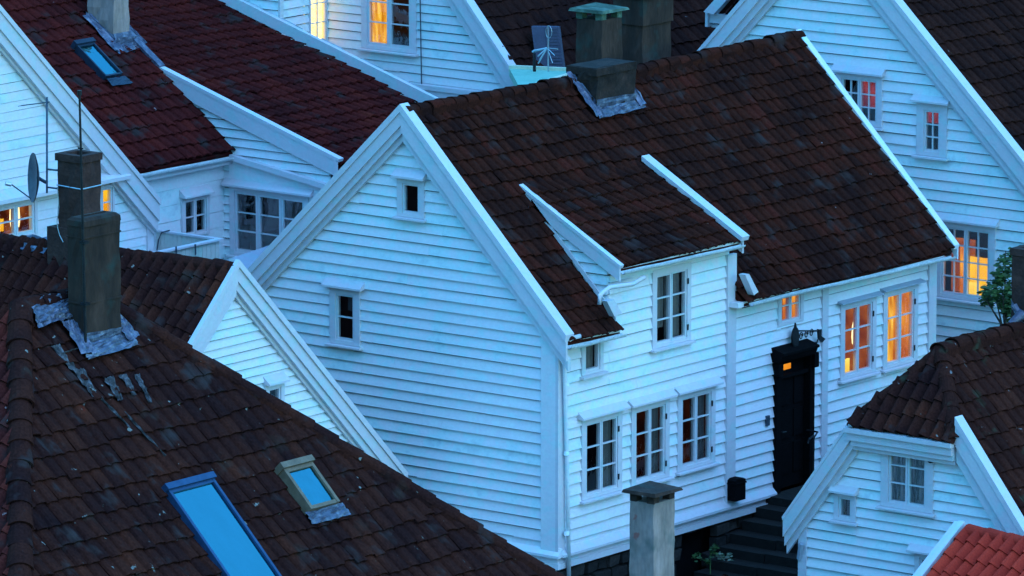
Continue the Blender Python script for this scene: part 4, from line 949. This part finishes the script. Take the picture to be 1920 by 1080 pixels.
mb = MB(); solid(mb, [(exl + .3, y3 + .7, -1), (exr - .3, y3 + .7, -1), (exr - .3, y3 + 13.5, -1), (exl + .3, y3 + 13.5, -1)], [min(ezl, ezr) - .1] * 4); mb.build('back_wall', M['paint'], h3)

# ================================================================== HOUSE 13 (rear, only its eaves corner shows)
y13 = 14.3; g13 = WF(0, y13)
h13 = thing('wooden_house', 'rear house whose white eaves corner peeks out at the top right', 'house', tuple(hit(1340, 60, 'y', y13)), BROWN)
a = g13.px(1346, 0, .2); b = g13.px(1320, 22, .2)
kk = 1.0; xr_ = b[0] + 4.0; zr_ = b[1] + 4.0
mb = MB(); mb.prism(g13, [(b[0], b[1]), (b[0] + .24, b[1] - .03), (xr_ + .24, zr_ - .03), (xr_, zr_)][::-1], .06, .22); mb.build('bargeboard', M['trim'], h13)
mb = MB(); s, t = g13.px(1322, 50, .1); s2, t2 = g13.px(1326, 24, .1); s3 = g13.px(1400, 40, .1)[0]; mb.box(g13, s, s + .06, t, t2, -.1, .1); mb.box(g13, s + .06, s3, t + .08, t + .26, -.1, .05); mb.box(g13, s + .06, s3, t - .02, t + .03, -.12, -.02); mb.build('eaves_block', M['trim'], h13)
tiles([(xr_, y13 + .05, zr_ - 3.8 - .1 + 3.5), (b[0] + .1, y13 + .05, b[1] - .25), (xr_, y13 + 5, zr_ + 3), (b[0] + .1, y13 + 5, b[1] + 3)][::1], M['tile_back'], h13, .3, .35, seed=131)
mb = MB(); mb.prism(Fr((0, y13, 0), X, Z, -Y), [(b[0] + .1, -1), (xr_, -1), (xr_, zr_ - .3), (b[0] + .25, b[1] - .15)], -.05, 0); mb.build('dark_wall', M['black'], h13)

# ================================================================== HOUSE 8 (right, half-hipped gable)
yo = 2.87; g8 = WF(0, 3.0); n = .22
h8 = thing('wooden_house', 'small white house at lower right with a half-hipped gable and mossy brown tiles', 'house', (5, 3, -3), BROWN)
lt, lb_ = g8.px(1597, 790, n), g8.px(1467, 976, n); rt, rb_ = g8.px(1790, 803, n), g8.px(1922, 1022, n)
kl = (lt[1] - lb_[1]) / (lt[0] - lb_[0]); kr = (rt[1] - rb_[1]) / (rb_[0] - rt[0])
zh = (lt[1] + rt[1]) / 2; k8 = (kl + kr) / 2; xm = (lt[0] + rt[0]) / 2; zr8 = zh + (rt[0] - lt[0]) / 2 * k8
ap = hit(1765, 648, 'x', xm)
zr8 = ap.z - .1; yap = ap.y
zw = lt[1] - .10
exl8, ezl8 = lb_[0], lb_[1] - .1; exr8, ezr8 = rb_[0] + .6, rb_[1] - .6 * kr - .1
Y8 = 9.6
# main slope to the right
kS = (zr8 - ezr8) / (exr8 - xm)
q8 = [V((exr8, yo, ezr8)), V((exr8, Y8, ezr8)), V((xm, yo, zr8)), V((xm, Y8, zr8))]
vh = (zh - .1 - ezr8) / (zr8 - ezr8)
tiles(q8, M['tile_lichen'], h8, .24, .33, clipuv=[(0, 0), (1, 0), (1, 1), ((yap - yo) / (Y8 - yo), 1), (0, vh)], seed=81, wob=.02)
mb = MB(); L8 = [V((exl8, yo, ezl8)), V((exl8, Y8, ezl8)), V((xm, Y8, zr8)), V((xm, yap, zr8)), V((lt[0], yo, zw))]; mb.poly(L8); mb.build('back_roof', M['tile_lichen'], h8)
hz = zw - .02
hq = [V((lt[0] - .05, yo - .12, hz)), V((rt[0] + .02, yo - .12, hz)), V((lt[0] - .05, yap, zr8)), V((rt[0] + .02, yap, zr8))]
tiles(hq, M['tile_near'], h8, .235, .36, clipuv=[(0, 0), (1, 0), (.5, 1)], seed=82, wob=.012, amp=2.0, step=.03, name='hip_roof')
caps([hq[0] + V((0, .05, .06)), V((xm, yap, zr8 + .04))], M['tile_lichen'], h8, .12, .34, seed=81, name='hip_tiles')
caps([hq[1] + V((0, .05, .06)), V((xm, yap, zr8 + .04))], M['tile_lichen'], h8, .13, .34, seed=83, name='hip_tiles')
caps([V((xm, yap - .1, zr8 + .06)), V((xm, Y8, zr8 + .06))], M['tile_lichen'], h8, .15, .40, seed=84)
W8 = [winrect(g8, (1669, 833), (1738, 952)), winrect(g8, (1575, 930), (1599, 973)), winrect(g8, (1727, 1044), (1775, 1110))]
xw8 = g8.px(1500, 1020)[0]; bot = -4
zk = lambda x: ezl8 + (x - exl8) * kl
clapboard(g8, [[(xw8, bot), (exr8 - .4, bot), (exr8 - .4, ezr8 + .35 * kr), (rt[0], zw - .05), (lt[0], zw - .05), (xw8, zk(xw8) - .1)]], W8, .168, M['paint'], h8, .04)
window(h8, g8, 0, 0, 2, 3, hole=W8[0], cas=.15, hood=False, curtains=[(0, .48, 0, 1, 'curtain_lt', .1), (.52, 1, 0, 1, 'curtain_lt', .1)], mat=M['trim'], label='two-leaf window with pale curtains')
window(h8, g8, 0, 0, 1, 1, hole=W8[1], cas=.09, hood_w=.05)
window(h8, g8, 0, 0, 2, 2, hole=W8[2], cas=.10, hood_w=.10)
mb = MB(); rake(mb, g8, (lt[0], lt[1]), (lb_[0], lb_[1]), 1, steps=((0, .17, .16, .21), (.14, .27, .09, .16), (.25, .36, .03, .09)), capn=(.0, .22), capth=.05); mb.build('bargeboard', M['trim'], h8)
mb = MB(); rake(mb, g8, (rt[0], rt[1] + .05), (exr8, ezr8 + .15), 1, steps=((0, .22, .16, .21), (.20, .40, .05, .16)), capn=(.0, .225), capth=.09); mb.build('bargeboard', M['trim'], h8)
mb = MB(); z_ = zw + .02; x0_, x1_ = lt[0] - .02, g8.px(1788, 840, .2)[0]
for a_, b_, n0, n1 in ((-.24, -.10, .0, .27), (-.34, -.24, .0, .22), (-.42, -.34, .0, .15)): mb.box(g8, x0_ - (.05 if n1 > .25 else 0), x1_, z_ + a_, z_ + b_, n0, n1)
mb.box(g8, x0_ - .08, x1_ + .02, z_ - .10, z_ - .02, .05, .33)
mb.build('frieze', M['trim'], h8)
mb = MB(); mb.box(g8, xw8 - .001, xw8 + .17, bot, zk(xw8) - .05, 0, .055); mb.build('corner_board', M['trim'], h8)
mb = MB(); s, t = g8.px(1744, 863, .12); mb.tube([g8.pt(s, t, .0), g8.pt(s, t, .13)], .05, 10); mb.build('wall_lamp', M['black'], h8)
mb = MB(); mb.prism(Fr((xw8, 0, 0), -Y, Z, -X), [(-3, bot), (-Y8 + .2, bot), (-Y8 + .2, zk(xw8)), (-3, zk(xw8))], -.02, 0); solid(mb, [(xw8 + .7, 3.7, bot), (exr8 - .4, 3.7, bot), (exr8 - .4, Y8 - .2, bot), (xw8 + .7, Y8 - .2, bot)], [ezr8 + .1] * 4); mb.build('back_wall', M['paint'], h8)
# brace under the left eaves
mb = MB(); mb.beam(g8.pt(lb_[0] + .32, lb_[1] - .38, .1), g8.pt(xw8 + .02, lb_[1] - .68, .05), .06, .09); mb.build('eaves_brace', M['paint_dk'], h8)
x1 = xm + .42; q = hit(1897, 600, 'x', x1); y0 = q.y; x0 = x1 - .62
x0 = xm - .28; y0 = hit(1897, 560, 'x', x0).y; y1 = y0 + .75
c = chimney(h8, x0, x1, y0, y1, zr8 - .8, hit(1897, 503, 'x', x1).z, M['brick'], cap='rim', label='dark chimney cut by the right edge')
rf8 = slope_fr(q8[0], q8[1], q8[2]); flash_round(c, rf8, x0, x1, y0, y1, .22, 181, h=.12)
g = MB(); g.tube([V((xm - .1, y0 - .32, zr8 + .12)), V((xm, y0 - .12, zr8 + .25)), V((xm + .1, y0 - .05, zr8 + .2))], [.05, .12, .08], 8); g.build('mortar_fillet', M['lead'], c, True)

# ================================================================== HOUSE 9 (orange-red roof)
yf = .6
p = hit(1803, 992, 'y', yf); zr9 = p.z - .02; x9 = p.x
h9 = thing('shed', 'small building with a bright orange-red tiled roof in the bottom right corner', 'shed', (x9 + 2, yf - 1, zr9 - 4))
q = hit(1735, 1082, 'x', x9); k9 = (zr9 - q.z) / (yf - q.y); ln = 3.2
q9 = [V((x9 - .0, yf - ln, zr9 - ln * k9)), V((x9 + 4.5, yf - ln, zr9 - ln * k9 - .1)), V((x9, yf, zr9)), V((x9 + 4.5, yf, zr9 - .1))]
tiles([q9[0] + X * .06, q9[1], q9[2] + X * .06, q9[3]], M['tile_orange'], h9, .225, .36, seed=91, wob=.008, amp=1.9, step=.03)
caps([V((x9 + .12, yf, zr9 + .02)), V((x9 + 4.5, yf, zr9 - .08))], M['tile_orange'], h9, .12, .40, seed=92)
mb = MB(); d_ = (q9[2] - q9[0]).normalized(); nn_ = X.cross(d_).normalized()
for o, w, a_, b_ in ((-.03, .10, .0, .10), (-.13, .10, -.03, .07)):
    f = Fr(q9[0] + X * (o), X, d_); mb.box(f, -w / 2, w / 2, -.1, (q9[2] - q9[0]).length + .12, a_, b_)
mb.build('verge_board', M['trim'], h9)
mb = MB(); mb.poly([V((x9, yf, zr9)), V((x9 + 4.5, yf, zr9 - .1)), V((x9 + 4.5, 2.9, zr9 - 1.9)), V((x9, 2.9, zr9 - 1.8))]); mb.build('back_roof', M['tile_orange'], h9)
mb = MB(); solid(mb, [(x9 + .2, yf - ln + .3, -5), (x9 + 4.4, yf - ln + .3, -5), (x9 + 4.4, 2.8, -5), (x9 + .2, 2.8, -5)], [q9[0].z + .2] * 4); mb.prism(Fr((x9 + .2, 0, 0), -Y, Z, -X), [(-2.8, -5), (-yf + ln - .3, -5), (-yf + ln - .3, q9[0].z + .15), (-yf, zr9 - .15), (-2.8, zr9 - 1.8)], -.02, 0); mb.build('wall', M['paint'], h9)

# ================================================================== HOUSE 12 (only its chimney rises into view)
x1 = 4.4; pc = hit(1226, 925, 'x', x1); y0 = pc.y; y1 = hit(1265, 925, 'x', x1).y; x0 = hit(1181, 925, 'y', y0).x; zt_ = hit(1226, 945, 'x', x1).z
h12 = thing('cottage', 'cottage whose pale rendered chimney with slab cap rises at the bottom centre', 'house', ((x0 + x1) / 2, y0, -5))
c = chimney(h12, x0, x1, y0, y1, -3.0, zt_, M['concrete_lt'], cap='slab', capmat=M['concrete'], rough=.005, label='pale rendered chimney with a slab cap')
zr12 = hit(1226, 1130, 'x', x1).z; xm = x1 - .1
tiles([(xm + 2.6, y0 - 4, zr12 - 2.4), (xm + 2.6, y0 + 2.2, zr12 - 2.4), (xm, y0 - 4, zr12), (xm, y0 + 2.2, zr12)], M['tile_near'], h12, .25, .35, seed=121)
tiles([(xm - 2.4, y0 + 2.2, zr12 - 2.4), (xm - 2.4, y0 - 4, zr12 - 2.4), (xm, y0 + 2.2, zr12), (xm, y0 - 4, zr12)], M['tile_near'], h12, .3, .35, seed=122)
mb = MB(); mb.prism(Fr((0, y0 - 3.8, 0), X, Z, -Y), [(xm - 2.2, -6), (xm + 2.4, -6), (xm + 2.4, zr12 - 2.4), (xm, zr12 - .15), (xm - 2.2, zr12 - 2.4)], -5.8, 0); mb.build('wall', M['paint'], h12)

# ================================================================== STREET
def ground_z(x, y):
    return max(-6, min(12, -1.75 + .16 * max(-20, min(60, y - .12 * x)) if y > 0 else -1.75 + .14 * max(-25, y)))
mb = MB(); xs = [-400, -200, -100, -60, -40, -30] + [-24 + i * 2 for i in range(25)] + [30, 40, 60, 100, 200, 400]; ys = [-400, -200, -100, -60, -40] + [-30 + i * 2 for i in range(40)] + [60, 90, 150, 300, 400]
k = len(ys)
def gz(x, y):
    z = ground_z(x, y)
    if -.1 <= x <= 3.2 and -2 <= y <= 7: z = min(z, -2.4)
    return z
for x in xs:
    for y in ys: mb.v.append((x, y, gz(x, y)))
for i in range(len(xs) - 1):
    for j in range(k - 1): a = i * k + j; mb.f.append((a, a + k, a + k + 1, a + 1))
o = mb.build('ground', M['ground'], None); o['kind'] = 'structure'; o['label'] = 'damp dark ground of the hillside between the houses'
# stone stairs climbing to the front door, and the alley above and below
mb = MB(); F_ = Fr((0, 0, 0), X, Y, Z); ny = 10; rnd = random.Random(3)
y_, z_ = 6.05, .0
mb.box(F_, .02, 3.0, y_, 11.5, -2.5, z_ - .03)
for i in range(ny):
    s = .0
    while s < 2.95:
        w = rnd.uniform(.7, 1.2); mb.box(F_, max(.02, s) + .008, min(3.0, s + w) - .008, y_ - .36, y_ - .006, -3.2, z_ - .17 + rnd.uniform(-.012, .012)); s += w
    y_ -= .36; z_ -= .17
mb.box(F_, .02, 3.0, -1.5, y_, -3.5, z_ - .17)
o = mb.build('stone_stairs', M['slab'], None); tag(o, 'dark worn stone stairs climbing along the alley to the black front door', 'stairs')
mb = MB(); q0 = hit(1532, 812, 'x', .5); q1 = hit(1524, 862, 'x', .5)
mb.tube([V((q0.x, q0.y - .1, .05)), V((q0.x, q0.y - .1, .95)), V((q0.x - .2, q0.y + .3, .97)), V((.05, q0.y + .32, .97))], .018, 6); mb.tube([V((q0.x, q0.y - .1, 1.0)), V((q0.x, q0.y - .25, .96)), V((q0.x, q0.y - .27, .88))], .018, 6)
o = mb.build('handrail', M['iron'], None); tag(o, 'thin black iron handrail beside the front door steps', 'handrail')

# ================================================================== PLANTS
def leaf_cloud(c, r, n, ls, seed, squash=(1, 1, 1), blobs=7):
    rnd = random.Random(seed); mb = MB(); cs = [(V([rnd.gauss(0, .45) * r * squash[i] for i in range(3)]), r * rnd.uniform(.35, .6)) for _ in range(blobs)]
    for _ in range(n):
        b, br = rnd.choice(cs); d = V([rnd.gauss(0, 1) for _ in range(3)]).normalized(); p = V(c) + b + d * br * rnd.uniform(.55, 1.05)
        a = (d + V([rnd.gauss(0, .6) for _ in range(3)])).normalized(); t1 = a.cross(Z).normalized(); t2 = a.cross(t1); l = ls * rnd.uniform(.6, 1.3); w = l * .42
        mb.poly([p - t1 * l, p - t1 * .2 * l + t2 * w, p + t1 * .5 * l + t2 * w * .8, p + t1 * l, p + t1 * .5 * l - t2 * w * .8, p - t1 * .2 * l - t2 * w])
    return mb
c = hit(1884, 562, 'x', 1.9)
t = thing('small_tree', 'leafy green bush-like tree rising beside the dark chimney on the right', 'tree', (c.x, c.y, -.2))
leaf_cloud(c, .38, 1500, .06, 5, (.9, .9, 1.35), 12).build('crown', M['leaf'], t)
mb = MB(); mb.tube([V((c.x, c.y, -.3)), V((c.x + .05, c.y, 1.5)), c], [.07, .05, .02], 7)
for i in range(5): a = i * 1.3; mb.tube([c - Z * (.9 - i * .12), c + V((math.cos(a) * .4, math.sin(a) * .4, .1 * i - .2))], [.025, .008], 5)
q = hit(1885, 480, 'x', 1.9); mb.tube([c, q + Z * .1], [.02, .006], 5); mb.build('trunk', M['bark'], t)
mb = leaf_cloud(hit(1914, 482, 'x', 1.9), .20, 60, .08, 9, (1, 1, 1), 3)
mb.build('side_sprig', M['leaf'], t)
labels = ['leafy weed growing at the foot of the cellar door', 'pale-flowered weed halfway down the dark stairs edge', 'lowest weed tuft at the bottom of the dark stairs']
for i, (u, v) in enumerate(((1332, 1036), (1358, 1050), (1380, 1068))):
    c = hit(u, v, 'x', .35); t = leaf_cloud(c, .16, 90, .045, 20 + i, (1.2, 1.2, .8), 4)
    t.tube([V((c.x, c.y, -2.2)), c], .01, 5)
    o = t.build('weed', M['leaf'] if i != 1 else surf('pale_leaf', [(0, (.08, .14, .07)), (1, (.35, .38, .30))], island=.9, bump=0, fine=0), None); tag(o, labels[i], 'weed', 'weeds along the stairs')

# ================================================================== LIGHT
w = bpy.data.worlds.new('World'); sc.world = w; w.use_nodes = True; nt = w.node_tree
for n in list(nt.nodes): nt.nodes.remove(n)
out = N(nt, 'ShaderNodeOutputWorld'); bg = N(nt, 'ShaderNodeBackground'); sky = N(nt, 'ShaderNodeTexSky')
sky.sky_type = 'NISHITA'; sky.sun_disc = False
SUN_EL, SUN_ROT = math.radians(8), math.radians(92)
sky.sun_elevation = SUN_EL; sky.sun_rotation = SUN_ROT; sky.altitude = 50; sky.air_density = 1.2; sky.dust_density = .3; sky.ozone_density = 3.0
col = mixc(nt, 'MULTIPLY', 1.0, sky.outputs[0], (SKYTINT := (.45, 1.18, 1.52)))
tc = N(nt, 'ShaderNodeTexCoord'); sx = N(nt, 'ShaderNodeSeparateXYZ'); nt.links.new(tc.outputs['Generated'], sx.inputs[0])
zr = ramp(nt, [(0, (.22, .22, .22)), (.35, (.42, .42, .42)), (.75, (1, 1, 1)), (1, (1.0, 1.0, 1.0))]); nt.links.new(sx.outputs[2], zr.inputs[0])   # an overcast dusk sky is brightest overhead
col = mixc(nt, 'MULTIPLY', 1.0, col, zr.outputs[0])
nt.links.new(col, bg.inputs[0]); bg.inputs[1].default_value = .10; nt.links.new(bg.outputs[0], out.inputs[0])
sd = bpy.data.lights.new('Sun', 'SUN'); sd.energy = .055; sd.angle = math.radians(60); sd.color = (.85, .80, 1)
so = bpy.data.objects.new('Sun', sd); COL.objects.link(so)
sdir = V((.97, -.22, math.tan(math.radians(48))))
so.rotation_euler = sdir.to_track_quat('Z', 'Y').to_euler(); so.location = (20, -10, 30)

cd = bpy.data.cameras.new('Camera'); co = bpy.data.objects.new('Camera', cd); COL.objects.link(co)
cd.sensor_width = 36; cd.lens = FPX / 1920 * 36; cd.clip_start = 1; cd.clip_end = 3000
co.location = CAM; m3 = Matrix((R_, U_, -L_)).transposed(); co.rotation_euler = m3.to_euler()
sc.camera = co
sc.view_settings.view_transform = 'Standard'; sc.view_settings.look = 'None'; sc.view_settings.exposure = EXPO; sc.view_settings.gamma = 1
